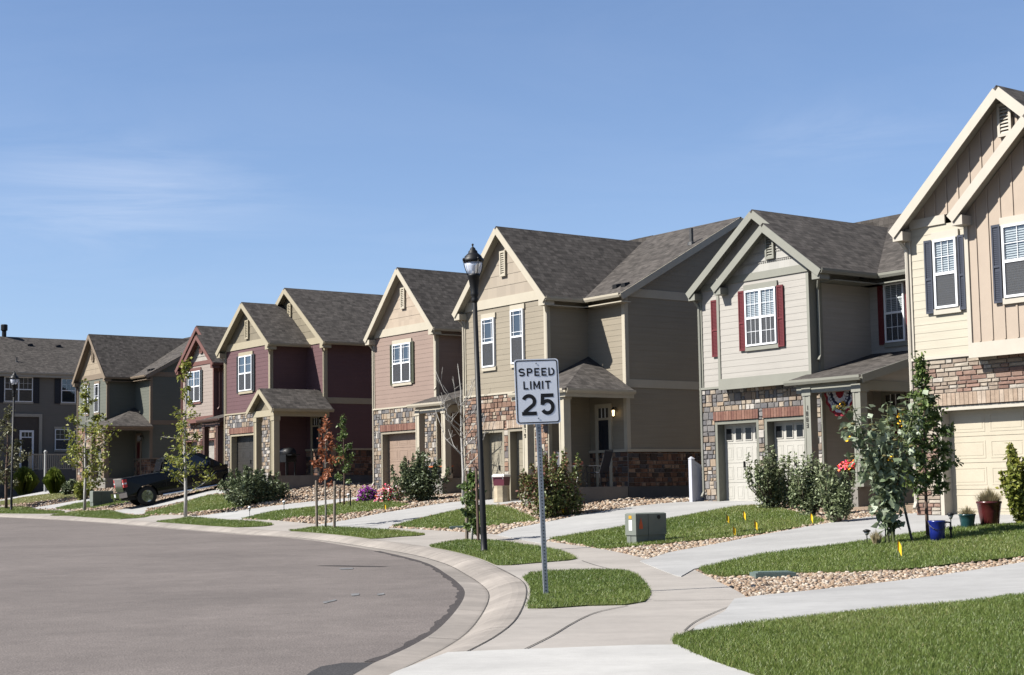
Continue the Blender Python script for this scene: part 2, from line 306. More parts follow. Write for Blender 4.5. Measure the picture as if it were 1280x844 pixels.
def window(root,P,a0,a1,z0,z1,trim,cols=1,head=True,sill=True,grid=(3,2),lowgrid=False,blind=True,screen=True,prairie=False,name='window',d=0.):
    mb=MB(); fr=.048; Q=lambda s,z,dd: P(s,z,dd+d)
    for (s0,s1,x0,x1) in ((a0,a1,z0,z0+fr),(a0,a1,z1-fr,z1),(a0,a0+fr,z0+fr,z1-fr),(a1-fr,a1,z0+fr,z1-fr)): mb.pbox(Q,s0,s1,x0,x1,.0,.075)
    cw=(a1-a0)/cols; zm=(z0+z1)/2
    for k in range(1,cols): mb.pbox(Q,a0+k*cw-.04,a0+k*cw+.04,z0+fr,z1-fr,.0,.07)
    mb.pbox(Q,a0+fr,a1-fr,zm-.03,zm+.03,.0,.068)
    w=mb.build(name,VINYL,root)
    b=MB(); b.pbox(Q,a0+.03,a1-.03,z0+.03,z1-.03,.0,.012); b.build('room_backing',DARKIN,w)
    g=MB(); mu=MB(); bl=MB(); sc=MB()
    for k in range(cols):
        l=a0+k*cw+(fr if k==0 else .04); r=a0+(k+1)*cw-(fr if k==cols-1 else .04)
        for zz0,zz1,up in ((zm+.03,z1-fr,1),(z0+fr,zm-.03,0)):
            g.face([Q(l,zz0,.045),Q(r,zz0,.045),Q(r,zz1,.045),Q(l,zz1,.045)])
            if up or lowgrid:
                if prairie:
                    for f in (.15,.85): mu.pbox(Q,l,r,zz0+(zz1-zz0)*f-.008,zz0+(zz1-zz0)*f+.008,.047,.056)
                    for s in (l+.1,r-.1): mu.pbox(Q,s-.008,s+.008,zz0,zz1,.0475,.0565)
                else:
                    for i in range(1,grid[0]): s=l+(r-l)*i/grid[0]; mu.pbox(Q,s-.006,s+.006,zz0,zz1,.047,.056)
                    for i in range(1,grid[1]): z=zz0+(zz1-zz0)*i/grid[1]; mu.pbox(Q,l,r,z-.006,z+.006,.0475,.0565)
            if blind:
                z=zz0+.02
                while z<zz1-.02: bl.hexa([Q(l,z,.034),Q(r,z,.034),Q(r,z+.004,.034),Q(l,z+.004,.034),Q(l,z+.034,.018),Q(r,z+.034,.018),Q(r,z+.038,.018),Q(l,z+.038,.018)]); z+=.048
            if not up and screen: sc.pbox(Q,l,r,zz0,zz1,.05,.052)
    g.build('pane',GLASS,w)
    if mu.f: mu.build('muntin',VINYL,w)
    if bl.f: bl.build('blind',BLIND,w)
    if sc.f: sc.build('insect_screen',SCREEN,w)
    if trim and (head or sill):
        if head: t=MB(); t.pbox(P,a0-.05,a1+.05,z1,z1+.16,.0,.045+d); t.build('window_header',trim,w)
        if sill: t=MB(); t.pbox(P,a0-.05,a1+.05,z0-.12,z0,.0,.05+d); t.build('window_sill',trim,w)
    return w
def shutter(root,P,a0,a1,z0,z1,m,d=0.):
    mb=MB(); Q=lambda s,z,dd: P(s,z,dd+d); w=.035; zm=z0+(z1-z0)*.45
    mb.pbox(Q,a0,a1,z0,z1,.018,.03)
    for s0,s1 in ((a0,a0+w),(a1-w,a1)): mb.pbox(Q,s0,s1,z0,z1,.03,.05)
    for z in (z0,zm,z1-w*1.4): mb.pbox(Q,a0+w,a1-w,z,z+w*1.4,.03,.0495)
    z=z0+w*1.6
    while z<z1-w*1.6:
        if abs(z-zm)>.06: mb.pbox(Q,a0+w,a1-w,z,z+.022,.03,.038)
        z+=.04
    return mb.build('shutter',m,root)
def garage_door(root,a0,a1,z1,b,m,jm,windows=0,panels=2,rows=4,z0=0.):
    P=PF(b); mb=MB(); H=z1-z0; mb.box(a0,a1,b+.0,b+.05,z0,z1); rh=H/rows; holes=[]
    n=panels; pw=(a1-a0)/n
    for r in range(rows):
        za=z0+r*rh; mb.pbox(P,a0,a1,za+.006,za+rh-.004,.0,.012)
        if windows and r==rows-1: continue
        for k in range(n):
            s0=a0+k*pw+.06; s1=a0+(k+1)*pw-.06; p,q=za+.09,za+rh-.09
            for (x0,x1,y0,y1) in ((s0,s1,p,p+.03),(s0,s1,q-.03,q),(s0,s0+.03,p+.03,q-.03),(s1-.03,s1,p+.03,q-.03)): mb.pbox(P,x0,x1,y0,y1,(.012),.018)
            mb.pbox(P,s0+.06,s1-.06,p+.06,q-.06,.012,.0165)
    d=mb.build('garage_door',m,root)
    if windows:
        w=(a1-a0)/windows
        for k in range(windows):
            f=MB(); s0=a0+k*w+w*.2; s1=a0+(k+1)*w-w*.2; za=z0+(rows-1)*rh+.1; zb=za+rh-.22
            for (x0,x1,y0,y1) in ((s0-.025,s1+.025,za-.025,za),(s0-.025,s1+.025,zb,zb+.025),(s0-.025,s0,za,zb),(s1,s1+.025,za,zb)): f.pbox(P,x0,x1,y0,y1,.012,.03)
            f.pbox(P,s0,s1,za,zb,.012,.018,1); f.face([P(s0,za,.024),P(s1,za,.024),P(s1,zb,.024),P(s0,zb,.024)],2); f.build('door_window',[m,DARKIN,DGLASS],d)
    h=MB(); c=(a0+a1)/2; h.pbox(P,c-.02,c+.02,z0+.95,z0+1.12,.012,.05); h.build('door_handle',METAL,d)
    return d
def jambs(root,a0,a1,z1,b0,rec,m,o=.09):
    mb=MB(); mb.box(a0-o,a0,b0-.03,b0+rec+.05,-.05,z1+o); mb.box(a1,a1+o,b0-.03,b0+rec+.05,-.05,z1+o); mb.box(a0,a1,b0-.028,b0+rec+.05,z1,z1+o-.003); mb.build('garage_surround',m,root)
def post(root,a,b,z0,z1,m,w=.24,name='porch_post'):
    mb=MB(); mb.box(a-w/2,a+w/2,b-w/2,b+w/2,z0,z1); mb.box(a-w/2-.03,a+w/2+.03,b-w/2-.03,b+w/2+.03,z0,z0+.16); mb.box(a-w/2-.03,a+w/2+.03,b-w/2-.03,b+w/2+.03,z1-.2,z1-.001); 
    for s in (-1,1): mb.box(a+s*(w/2-.03)-.03,a+s*(w/2-.03)+.03,b-w/2-.012,b-w/2,z0+.16,z1-.2)
    return mb.build(name,m,root)
def gable_vent(root,P,a0,a1,z0,z1,m,d=0.):
    mb=MB(); Q=lambda s,z,dd: P(s,z,dd+d); f=.06
    for (s0,s1,x0,x1) in ((a0,a1,z0,z0+f),(a0,a1,z1-f,z1),(a0,a0+f,z0+f,z1-f),(a1-f,a1,z0+f,z1-f)): mb.pbox(Q,s0,s1,x0,x1,.0,.07)
    z=z0+f
    while z<z1-f-.03: mb.hexa([Q(a0+f,z,.06),Q(a1-f,z,.06),Q(a1-f,z+.05,.015),Q(a0+f,z+.05,.015),Q(a0+f,z+.012,.06),Q(a1-f,z+.012,.06),Q(a1-f,z+.062,.015),Q(a0+f,z+.062,.015)]); z+=.07
    return mb.build('gable_vent',m,root)
def front_door(root,P,a0,a1,z0,z1,trim,dm,transom=True):
    mb=MB(); f=.13; zt=z1-.5 if transom else z1-f
    for (s0,s1,x0,x1) in ((a0,a0+f,z0,z1),(a1-f,a1,z0,z1),(a0+f,a1-f,z1-f,z1)): mb.pbox(P,s0,s1,x0,x1,.0,.06)
    if transom: mb.pbox(P,a0+f,a1-f,zt,zt+.07,.0,.058)
    t=mb.build('door_frame',trim,root); d=MB(); d.pbox(P,a0+f,a1-f,z0,zt,.0,.025); h=(zt-z0)
    for s in (0,1):
        l=a0+f+.06+s*(a1-a0-2*f)/2; r=l+(a1-a0-2*f)/2-.12
        for x0,x1 in ((.08,.45),(.52,.92)): d.pbox(P,l,r,z0+h*x0,z0+h*x1,.025,.036)
    dd=d.build('front_door',dm,root); k=MB(); k.tube([P(a0+f+.07,z0+1.,.03),P(a0+f+.07,z0+1.,.09)],.03,8); k.build('door_handle',painted('brass_knob',(.5,.4,.2),.3,.05,0,1.),dd)
    if transom: g=MB(); g.pbox(P,a0+f,a1-f,zt+.07,z1-f,.0,.01,0); g.face([P(a0+f,zt+.07,.03),P(a1-f,zt+.07,.03),P(a1-f,z1-f,.03),P(a0+f,z1-f,.03)],1); [g.pbox(P,s-.012,s+.012,zt+.07,z1-f,.031,.045,2) for s in np.linspace(a0+f,a1-f,4)[1:-1]]; g.build('transom',[DARKIN,GLASS,VINYL],root)
def wall_lamp(root,P,s,z,lit=False,k=1.):
    mb=MB(); c=np.array(P(s,z,.16)); w=np.array(P(s,z+.02,.0)); mb.tube([w,w*.5+c*.5+np.array([0,0,.2*k]),c+np.array([0,0,.17*k])],.014,6); mb.lathe([(.001,.21*k),(.03*k,.18*k),(.085*k,.12*k),(.09*k,.1*k),(.07*k,.09*k)],8,c); mb.lathe([(.05*k,-.16*k),(.06*k,-.13*k),(.001,-.2*k)],8,c)
    for i in range(4): a=i*math.pi/2; mb.beam(c+np.array([.06*math.cos(a)*k,.06*math.sin(a)*k,-.14*k]),c+np.array([.085*math.cos(a)*k,.085*math.sin(a)*k,.1*k]),.012,.012,up=(math.cos(a),math.sin(a),.1))
    o=mb.build('wall_lamp',METAL,root); b=MB(); b.lathe([(.001,-.13*k),(.045*k,-.1*k),(.055*k,.0),(.06*k,.08*k),(.001,.09*k)],8,c)
    b.build('lamp_glass',LAMPLIT if lit else painted('seeded_glass',(.35,.36,.36),.15,.1,0,spec=.8),o)
LAMPLIT=emit_mat('lit_bulb',(1.,.72,.36),1.6)
def rake(mb,p0,p1,h=.2,th=.03,m=0): mb.beam(np.array(p0)-[0,0,h/2],np.array(p1)-[0,0,h/2],th,h,m=m)
def gutter(root,p0,p1,m,out):
    p0=np.array(p0,float);p1=np.array(p1,float);o=np.array(out,float); mb=MB()
    c=[(0,-.125),(.075,-.125),(.11,-.06),(.115,0),(.1,0),(.095,-.055),(.07,-.11),(.012,-.11)]
    A=[p0+o*x+np.array([0,0,z]) for x,z in c];B=[p1+o*x+np.array([0,0,z]) for x,z in c]
    for i in range(len(c)-1): mb.face([A[i],B[i],B[i+1],A[i+1]])
    mb.face(A[:4]+A[4:]);mb.face((B[:4]+B[4:])[::-1]); return mb.build('gutter',m,root)
def downspout(root,a,b,z0,z1,m,dx=.0):
    mb=MB(); mb.tube([(a+dx*.9,b-.3,z1),(a+dx*.6,b-.22,z1-.12),(a,b-.05,z1-.35),(a,b-.05,z0+.2),(a+.02,b-.14,z0+.06)],.042,6); return mb.build('downspout',m,root)
def digits(root,P,s,z1,txt,h,m,d):
    "house number, digits one below another (strokes)"
    seg={'0':'abcdef','1':'bc','2':'abged','3':'abgcd','4':'fgbc','5':'afgcd','6':'afgedc','7':'abc','8':'abcdefg','9':'abcfgd'}
    w=h*.55; t=h*.13
    z=z1
    for ch in txt:
        mb=MB(); z-=h
        for q in seg[ch]:
            x0,x1,y0,y1={'a':(0,w,h-t,h),'d':(0,w,0,t),'g':(0,w,h/2-t/2,h/2+t/2),'f':(0,t,h/2,h),'b':(w-t,w,h/2,h),'e':(0,t,0,h/2),'c':(w-t,w,0,h/2)}[q]
            mb.pbox(P,s-w/2+x0,s-w/2+x1,z+y0,z+y1,d,d+.006+.001*ord(q)%.004)
        mb.build('house_numeral',m,root); z-=h*.3
def roof_vent(root,p,m=None,k=1.):
    mb=MB(); x,y,z=p; mb.hexa([(x-.2*k,y-.2*k,z-.1),(x+.2*k,y-.2*k,z-.1),(x+.2*k,y+.2*k,z+.05),(x-.2*k,y+.2*k,z+.05),(x-.15*k,y-.2*k,z+.12*k),(x+.15*k,y-.2*k,z+.12*k),(x+.15*k,y+.15*k,z+.2*k),(x-.15*k,y+.15*k,z+.2*k)]); return mb.build('roof_vent',m or METAL,root)
def vent_pipe(root,p,h=.45,r=.05):
    mb=MB(); x,y,z=p; mb.lathe([(.14,-.06),(.12,.05),(r,.07),(r,h),(r*.8,h)],8,(x,y,z)); return mb.build('vent_pipe',GREYPIPE,root)
STONE={'grey':([lin(c) for c in ((150,146,144),(204,188,168),(128,126,128),(184,166,146),(222,214,204),(164,146,130),(140,136,134),(194,172,148),(168,164,162))]),
 'red':([lin(c) for c in ((172,136,116),(196,164,142),(150,118,102),(206,188,166),(146,116,102),(222,212,198),(138,130,128),(186,150,126),(160,128,110))]),
 'ledge':([lin(c) for c in ((206,190,170),(176,146,130),(212,200,182),(190,172,154),(178,144,128),(218,208,194),(192,174,156),(164,132,118),(206,192,174))])}
MORT=painted('mortar',(.36,.33,.30),.95,.1,.3)
def house(key,label,P_):
    x,y,z=HOUSES[key]; p=P_; rr=random.Random(key)
    root=thing('house',label,'house',(x,y,z),math.atan2(E1[1],E1[0]),'houses in a row along the curving street')
    S=siding_mat(key+' siding',p['siding']); TR=painted(key+' trim',p['trim'],.55,.04,.1); GB=shake_mat(key+' shakes',p['gable']); ST=stone_mat('stone '+p['stone'],STONE[p['stone']]); BR=stone_mat('brick '+p['brick'],[lin(c) for c in {'red':((158,116,100),(146,104,92),(170,128,112)),'tan':((212,190,168),(202,178,156),(220,200,180))}[p['brick']]]); DM=painted(key+' garage',p['door'],.5,.05,.05); SH=painted(key+' shutter',p['shut'],.5,.06,.05) if p.get('shut') else None
    model=p['model']; a1=p.get('a1',4.46); D=p['D']; A2=p['A2']; L=p.get('ledge',3.2); ZE=p['ze']; ZP=p['zp']; ac=p['ac']; Lf=-.12 if model!='C' else -.25; Rt=2*ac-Lf; sl=(ZP-ZE)/(ac-Lf)
    F=PF(0); BACK=11.3
    zr=lambda a: ZP-sl*abs(a-ac)-.06
    def gr(z,lo=0.,hi=a1,c=ac,zp=ZP,s=sl):
        w=(zp-.1-z)/s; return max(lo,c-w),min(hi,c+w)
    # ---- garage front: stone, brick, doors
    ops=p['doors']; ZH=2.16; st=MB(); bk=MB(); xs=0.
    for (o0,o1) in ops: stones(st,F,xs,o0-.09,-.15,2.3,p['stone'],rr); xs=o1+.09
    stones(st,F,xs,a1,-.15,2.3,p['stone'],rr); bz=2.52
    e=0.
    for (o0,o1) in ops:
        if o0-.12-e>.03: stones(st,F,e,o0-.12,2.3,bz,p['stone'],rr)
        bricks(bk,F,o0-.12,o1+.12,2.26,bz,rr); e=o1+.12
    stones(st,F,e,a1,2.3,bz,p['stone'],rr); stones(st,F,0,a1,bz,L,p['stone'],rr); st.build('stone_veneer',[ST,MORT],root); bk.build('brick_lintel',[BR,MORT],root)
    for (o0,o1) in ops: jambs(root,o0,o1,ZH,0,.26,painted(key+' surround',p.get('jamb',p['trim']),.55,.05,.1)); garage_door(root,o0,o1,ZH,.26,DM,TR,p.get('dwin',0),p.get('panels',2))
    # ---- upper front wall
    w=MB(); laps(w,F,lambda q:(0,a1),L+.06,ZE-.02,.175)
    # right wall of garage block, recess wall, right wall, left wall, back
    RS=PS(a1); laps(w,RS,lambda q:(0,D+.05),-.2,ZE,.175)
    RF=PF(D); zb=ZE+.0
    laps(w,RF,lambda q:(a1,A2),1.5,ZE,.175)
    RW=PS(A2); laps(w,RW,lambda q:(D,BACK),1.5,3.37,.175); laps(w,RW,lambda q:(D,BACK),3.62,ZE-.05,.175)
    mr=6.4; zm=p.get('zm',9.0); ms=(zm-ZE)/(mr-(D-.4)); P_left=lambda s,q,d:(-d,s,q)
    if model!='C': laps(w,RW,lambda q:(mr-(zm-.1-q)/ms,mr+(zm-.1-q)/ms),ZE+.2,zm-.15,.175)
    laps(w,P_left,lambda q:(0,BACK),-.2,ZE,.175); w.box(.0,A2-.01,BACK-.05,BACK,-.2,ZE); w.build('siding_wall',S,root)
    # core so nothing is see-through
    c=MB(); c.box(.02,a1-.02,.4,BACK-.06,-.2,ZE); c.box(a1-.03,A2-.02,D+.02,BACK-.06,-.2,ZE-.01); c.box(.02,a1-.02,.02,.42,2.32,ZE-.02); 
    for (o0,o1),(n0,n1) in zip([(-.1,-.1)]+list(ops),list(ops)+[(a1+.1,a1+.1)]): c.box(max(o1+.06,.02),min(n0-.06,a1-.02),.02,.4,-.2,2.31)
    c.build('wall_core',S,root)
    # wainscot of recess and right wall
    s2=MB(); stones(s2,RF,a1,A2,.37,1.42,p['stone'],rr); stones(s2,RW,D,BACK-.1,.37,1.42,p['stone'],rr); s2.build('stone_wainscot',[stone_mat('wainscot stone',[lin(q) for q in ((150,112,92),(186,156,132),(120,90,78),(140,104,84),(108,100,100),(170,132,108),(96,80,72))]),MORT],root)
    f=MB(); f.box(a1-.01,A2+.015,D-.015,BACK,-.45,.37); f.box(.01,a1-.011,.012,BACK-.01,-.5,-.15); f.build('foundation',FOUND,root)
    t=MB()
    t.pbox(F,-.02,a1+.02,L,L+.06,.0,.075)                                              # ledge
    cw=.11
    for (s0,s1) in ((-.02,cw),(a1-cw,a1+.02)): t.pbox(F,s0,s1,L+.06,ZE,.0,.035)
    t.pbox(RS,-.033,cw,L+.06,ZE,.0,.034); t.pbox(RS,-.03,cw,-.1,L,.0,.03)
    t.pbox(RF,A2-cw,A2+.02,1.5,ZE,.0,.035); t.pbox(RW,D-.033,D+cw,1.5,ZE,.0,.034)
    t.pbox(RF,a1,A2+.02,1.42,1.5,.0,.08); t.pbox(RW,D-.08,BACK,1.42,1.5,.0,.079); t.pbox(RW,D+cw,BACK,3.37,3.62,.0,.03); t.pbox(RW,D+cw,BACK,ZE-.05,ZE+.21,.0,.031)
    t.pbox(F,cw,a1-cw,ZE-.02,ZE+.28 if model!='B' else ZE+.2,.0,.04) if model!='B' else t.pbox(F,cw,1.02,ZE-.02,ZE+.17,.0,.04)
    t.build('corner_trim',TR,root)
    # ---- gable wall
    g=MB(); zg=ZE+(.28 if model!='B' else .17)
    if p.get('batten'):
        g.face([F(0.02,zg,.0),F(a1-.02,zg,.0),F(min(a1-.02,ac+(ZP-zg-.1)/sl),zg+.0,.0),F(ac,ZP-.12,.0),F(max(.02,ac-(ZP-zg-.1)/sl),zg,.0)])
        s=.18
        while s<a1: 
            h_=ZP-.14-sl*abs(s-ac)
            if h_>zg+.05: g.pbox(F,s-.02,s+.02,zg,h_,.0,.022)
            s+=.295
    else: laps(g,F,lambda q:gr(q),zg,ZP-.15,.34 if model!='B' else .22,proud=.013)
    g.build('gable_wall',BT if p.get('batten') else GB,root)
    # ---- roof
    ro=MB(); fa=MB(); th=.05; ov=.32
    def gable_roof(c,lo,hi,ze,zp,b0,b1,left=True,right=True,lb0=None):
        s_=(zp-ze)/(hi-c) if right else (zp-ze)/(c-lo)
        if right: ro.slab([(c,b0,zp),(hi,b0,ze),(hi,b1,ze),(c,b1,zp)],th); fa.slab([(c,b0+.01,zp-.055),(hi-.01,b0+.01,ze-.055),(hi-.01,b1,ze-.055),(c,b1,zp-.055)],.03)
        if left: ro.slab([(c,b0,zp),(lo,b0,ze),(lo,b1,ze),(c,b1,zp)],th); fa.slab([(c,b0+.01,zp-.055),(lo+.01,b0+.01,ze-.055),(lo+.01,b1,ze-.055),(c,b1,zp-.055)],.03)
    def rakes(c,lo,hi,ze,zp,b,h=.2,right_from=None,ret=True):
        rake(fa,(c,b-.012,zp-.03),(lo-.02,b-.012,ze-.03),h,.028)
        r0=c if right_from is None else right_from; s_=(zp-ze)/(hi-c)
        rake(fa,(r0,b-.0135,zp-.03-s_*(r0-c)),(hi+.02,b-.0135,ze-.03),h,.028)
        if ret:
            for q,sg in ((lo,1),(hi,-1)):
                fa.hexa([(q+sg*.0,b+.01,ze-.27),(q+sg*.3,b+.01,ze-.27),(q+sg*.3,b+.4,ze-.27),(q,b+.4,ze-.27),(q,b+.01,ze-.06),(q+sg*.3,b+.01,ze-.08),(q+sg*.3,b+.4,ze-.08),(q,b+.4,ze-.06)])
    if model in 'AB':
        if model=='A': gable_roof(ac,Lf,Rt,ZE,ZP,-ov,6.55); rakes(ac,Lf,Rt,ZE,ZP,-ov); br=-ov
        else:
            ip=p['ip']; il=p['il']; zi=ZP-sl*(ip-ac); bi=-.62
            gable_roof(ac,Lf,Rt,ZE,ZP,-ov,6.55,right=False)
            ro.slab([(ac,-ov,ZP),(ip,-ov,zi),(ip,6.55,zi),(ac,6.55,ZP)],th); fa.slab([(ac,-ov+.01,ZP-.055),(ip,-ov+.01,zi-.055),(ip,6.55,zi-.055),(ac,6.55,ZP-.055)],.03)
            ro.slab([(ip,bi,zi),(Rt,bi,ZE),(Rt,6.55,ZE),(ip,6.55,zi)],th); fa.slab([(ip,bi+.01,zi-.055),(Rt-.01,bi+.01,ZE-.055),(Rt-.01,6.55,ZE-.055),(ip,6.55,zi-.055)],.03)
            ro.slab([(ip,bi,zi),(il,bi,zi-sl*(ip-il)),(il,.0,zi-sl*(ip-il)),(ip,.0,zi)],th); fa.slab([(ip,bi+.01,zi-.055),(il+.01,bi+.01,zi-sl*(ip-il)-.055),(il+.01,.0,zi-sl*(ip-il)-.055),(ip,.0,zi-.055)],.03)
            rake(fa,(ac,-ov-.012,ZP-.03),(Lf-.02,-ov-.012,ZE-.03),.2,.028); rake(fa,(ac,-ov-.0135,ZP-.03),(ip,-ov-.0135,zi-.03),.2,.028)
            zli=zi-sl*(ip-il); rake(fa,(ip,bi-.012,zi-.03),(il-.02,bi-.012,zli-.03),.2,.028); rake(fa,(ip,bi-.0135,zi-.03),(Rt+.02,bi-.0135,ZE-.03),.2,.028)
            for q,sg,bb,ze in ((Lf,1,-ov,ZE),(Rt,-1,bi,ZE),(il,1,bi,zli)): fa.hexa([(q,bb+.01,ze-.27),(q+sg*.26,bb+.01,ze-.27),(q+sg*.26,bb+.4,ze-.27),(q,bb+.4,ze-.27),(q,bb+.01,ze-.06),(q+sg*.26,bb+.01,ze-.08),(q+sg*.26,bb+.4,ze-.08),(q,bb+.4,ze-.06)])
            br=bi
        # main roof, ridge along the street
        e0=D-.4; A3=A2+.32; m0=ac
        ro.slab([(m0,e0,ZE),(A3,e0,ZE),(A3,mr,zm),(m0,mr,zm)],th); ro.slab([(-.12,2*mr-e0,ZE),(A3,2*mr-e0,ZE),(A3,mr,zm),(-.12,mr,zm)],th)
        ro.slab([(ac,6.5,ZP-.01),(-.12,6.5,ZE),(-.12,mr,zm),(ac,mr,zm)],th)
        fa.slab([(a1,e0+.01,ZE-.055),(A3-.01,e0+.01,ZE-.055),(A3-.01,mr,zm-.055),(a1,mr,zm-.055)],.03); fa.slab([(a1,2*mr-e0-.01,ZE-.055),(A3-.01,2*mr-e0-.01,ZE-.055),(A3-.01,mr,zm-.055),(a1,mr,zm-.055)],.03)
        fa.beam((A3+.012,e0,ZE-.12),(A3+.012,mr,zm-.12),.028,.2,up=(0,0,1)); fa.beam((A3+.0135,2*mr-e0,ZE-.12),(A3+.0135,mr,zm-.12),.028,.2)
        fa.box(a1+.02,A3-.012,e0+.02,D,ZE-.27,ZE-.24)
        gutter(root,(Rt-.05,e0,ZE-.005),(A3,e0,ZE-.005),TR,(0,-1,0)); gutter(root,(Rt,br,ZE-.005),(Rt,e0+.1,ZE-.005),TR,(1,0,0)); fa.box(a1,Rt-.012,-.0,D+.3,ZE-.27,ZE-.245)
        pass
        zmf=lambda b: ZE+ms*(b-e0)
        if model=='A': roof_vent(root,(A2-.5,e0+.55,zmf(e0+.55)),k=.55); roof_vent(root,(A2-.1,e0+.55,zmf(e0+.55)),k=.55); vent_pipe(root,(A2-.1,4.6,zmf(4.6)),.5,.06)
    else:
        bg=p['bg']; g2=dict(c=2.9,lo=-.47,hi=6.27,ze=ZE,zp=p['zp2']); gable_roof(ac,Lf,Rt,ZE,ZP,-ov,D); rakes(ac,Lf,Rt,ZE,ZP,-ov)
        gable_roof(g2['c'],g2['lo'],g2['hi'],ZE,g2['zp'],D-ov,BACK+.4); rakes(g2['c'],g2['lo'],g2['hi'],ZE,g2['zp'],D-ov)
        gw=MB(); s2_=(g2['zp']-ZE)/(g2['hi']-g2['c']); laps(gw,RF,lambda q:gr(q,0.,A2,g2['c'],g2['zp'],s2_),ZE+.26,g2['zp']-.15,.34,proud=.013); gw.build('gable_wall',GB,root)
        tt=MB(); tt.pbox(RF,.5,A2-.11,ZE-.02,ZE+.26,.0,.04); tt.build('frieze_trim',TR,root)
        gable_vent(root,RF,2.72,3.02,ZE+1.35,ZE+1.95,TR,.02)
        gutter(root,(Rt,-ov,ZE-.005),(Rt,D-.05,ZE-.005),TR,(1,0,0)); gutter(root,(g2['hi'],D-ov,ZE-.005),(g2['hi'],BACK,ZE-.005),TR,(1,0,0))
        vent_pipe(root,(4.6,8.6,g2['zp']-s2_*1.7),.4); roof_vent(root,(3.5,7.6,g2['zp']-s2_*.6),k=.9)
        pass
        downspout(root,A2-.02,D,.0,ZE-.05,TR,.25)
    ro.build('roof',ROOF,root); fa.build('fascia',TR,root)
    downspout(root,a1+.06,0,3.6 if p['porch'] else 0,ZE-.1,TR,.3); downspout(root,.02,0,.1,ZE-.1,TR,-.1)
    if model!='B': gable_vent(root,F,ac-.16,ac+.14,ZP-1.6,ZP-.78,TR,.02)
    # ---- bump-out (double gable houses)
    if model=='B':
        PB=PF(-.3); bl,brr=p.get('bl',1.05),a1-.03; zb0=L-.05
        u=MB(); zi=ZP-sl*(ip-ac)
        top=lambda q: (max(bl,ip-(zi-.1-q)/sl),min(brr,ip+(zi-.1-q)/sl))
        if p.get('batten'):
            zt=zi-.14; u.face([PB(bl,zb0,0),PB(brr,zb0,0),PB(brr,zi-.12-sl*abs(brr-ip),0),PB(ip,zt,0),PB(bl,zi-.12-sl*abs(bl-ip),0)]); s=bl+.25
            while s<brr:
                wsx=[wd for wd in p['wins'] if wd[5]>0 and wd[0]-.1<s<wd[1]+.1]; h_=zi-.14-sl*abs(s-ip)
                spans=[(zb0+.3,h_)] if not wsx else [(zb0+.3,wsx[0][2]-.12),(wsx[0][3]+.16,h_)]
                for q0,q1 in spans:
                    if q1>q0+.05: u.pbox(PB,s-.02,s+.02,q0,q1,0,.022)
                s+=.295
        else: laps(u,PB,lambda q:(bl,brr),zb0+.25,ZE+.02,.175)
        for sa,sg in ((bl,-1),(brr,1)): u.face([(sa,-.3,zb0),(sa,0,zb0),(sa,0,zi-.1-sl*abs(sa-ip)),(sa,-.3,zi-.1-sl*abs(sa-ip))])
        u.face([(bl,-.3,zb0),(brr,-.3,zb0),(brr,0,zb0),(bl,0,zb0)]); u.build('bay_wall',BT if p.get('batten') else S,root)
        v=MB(); v.pbox(PB,bl-.02,brr+.02,zb0-.02,zb0+.28,.0,.04); 
        for s0,s1 in ((bl-.02,bl+.07),(brr-.07,brr+.02)): v.pbox(PB,s0,s1,zb0+.28,ZE-.02 if s0<2 else ZE-.02,0,.035)
        v.box(bl-.021,bl,-.33,-.01,zb0,ZE-.1); v.box(brr,brr+.021,-.33,-.01,zb0,ZE-.1)
        if not p.get('batten'): v.pbox(PB,bl,brr,ZE+.02,ZE+.22,0,.038)
        v.build('bay_trim',TR,root)
        if not p.get('batten'):
            q=MB(); laps(q,PB,top,ZE+.22,zi-.14,.25,proud=.022); q.build('bay_gable',GB,root); sc=MB(); zz=ZE+.22+.25
            for i in range(3):
                lo_,hi_=top(zz); n=int((hi_-lo_)/.07); sc=MB()
                for k in range(n): sc.pbox(PB,lo_+k*.07+.01,lo_+k*.07+.05,zz-.03,zz+.0,.01,.03)
                sc.build('scalloped_row',GB,root); zz+=.25
            gable_vent(root,PB,ip-.17,ip+.15,zi-.95,zi-.28,TR,.02)
        else: gable_vent(root,F,ac-.18,ac+.14,ZP-1.,ZP-.32,TR,.02)
    # ---- windows
    for (s0,s1,z0,z1,cols,dd,kw) in p['wins']: window(root,PF(-dd),s0,s1,z0,z1,TR,cols,d=.012,**kw)
    for (s0,s1,z0,z1,dd,bb) in p.get('shs',[]): shutter(root,PF(bb-dd),s0,s1,z0,z1,SH,.015)
    # ---- porch
    if p['porch']:
        zs=.38; PT=painted(key+' porch trim',p.get('ptrim',p['trim']),.55,.05,.1); e=MB(); e.box(a1+.06,A2+.08,-1.0,D-.09,-.5,zs); e.build('porch_slab',SLABM,root); pr=MB(); pf=MB(); zf=3.25
        if p['porch']=='hip':
            ex=A2+.4; la=3.95; ap=(a1+.02,D-.02,4.44); zz=zf
            pr.slab([(la,-1.05,zz),(ex,-1.05,zz),ap,(la,D-.02,4.44)],.05); pr.slab([(ex,-1.05,zz),(ex,D-.02,zz),ap],.05); pr.slab([(la,-1.05,zz),(la,0,zz+.45),(a1,0,zz+.45)],.05)
            pf.box(la,ex-.02,-1.03,-1.0,zz-.24,zz-.05); pf.box(ex-.05,ex-.02,-1.0,D-.03,zz-.24,zz-.05); pf.box(la,ex-.051,-.999,D-.04,zz-.1,zz-.07); pf.box(la,la+.03,-.999,-.08,zz-.24,zz-.051)
            gutter(root,(la,-1.05,zz),(ex,-1.05,zz),PT,(0,-1,0)); gutter(root,(ex,-1.05,zz),(ex,D-.05,zz),PT,(1,0,0)); ztop=zz-.1
        elif p['porch']=='shed':
            la=4.28; ex=A2+.42; zz=3.1; tz=3.9
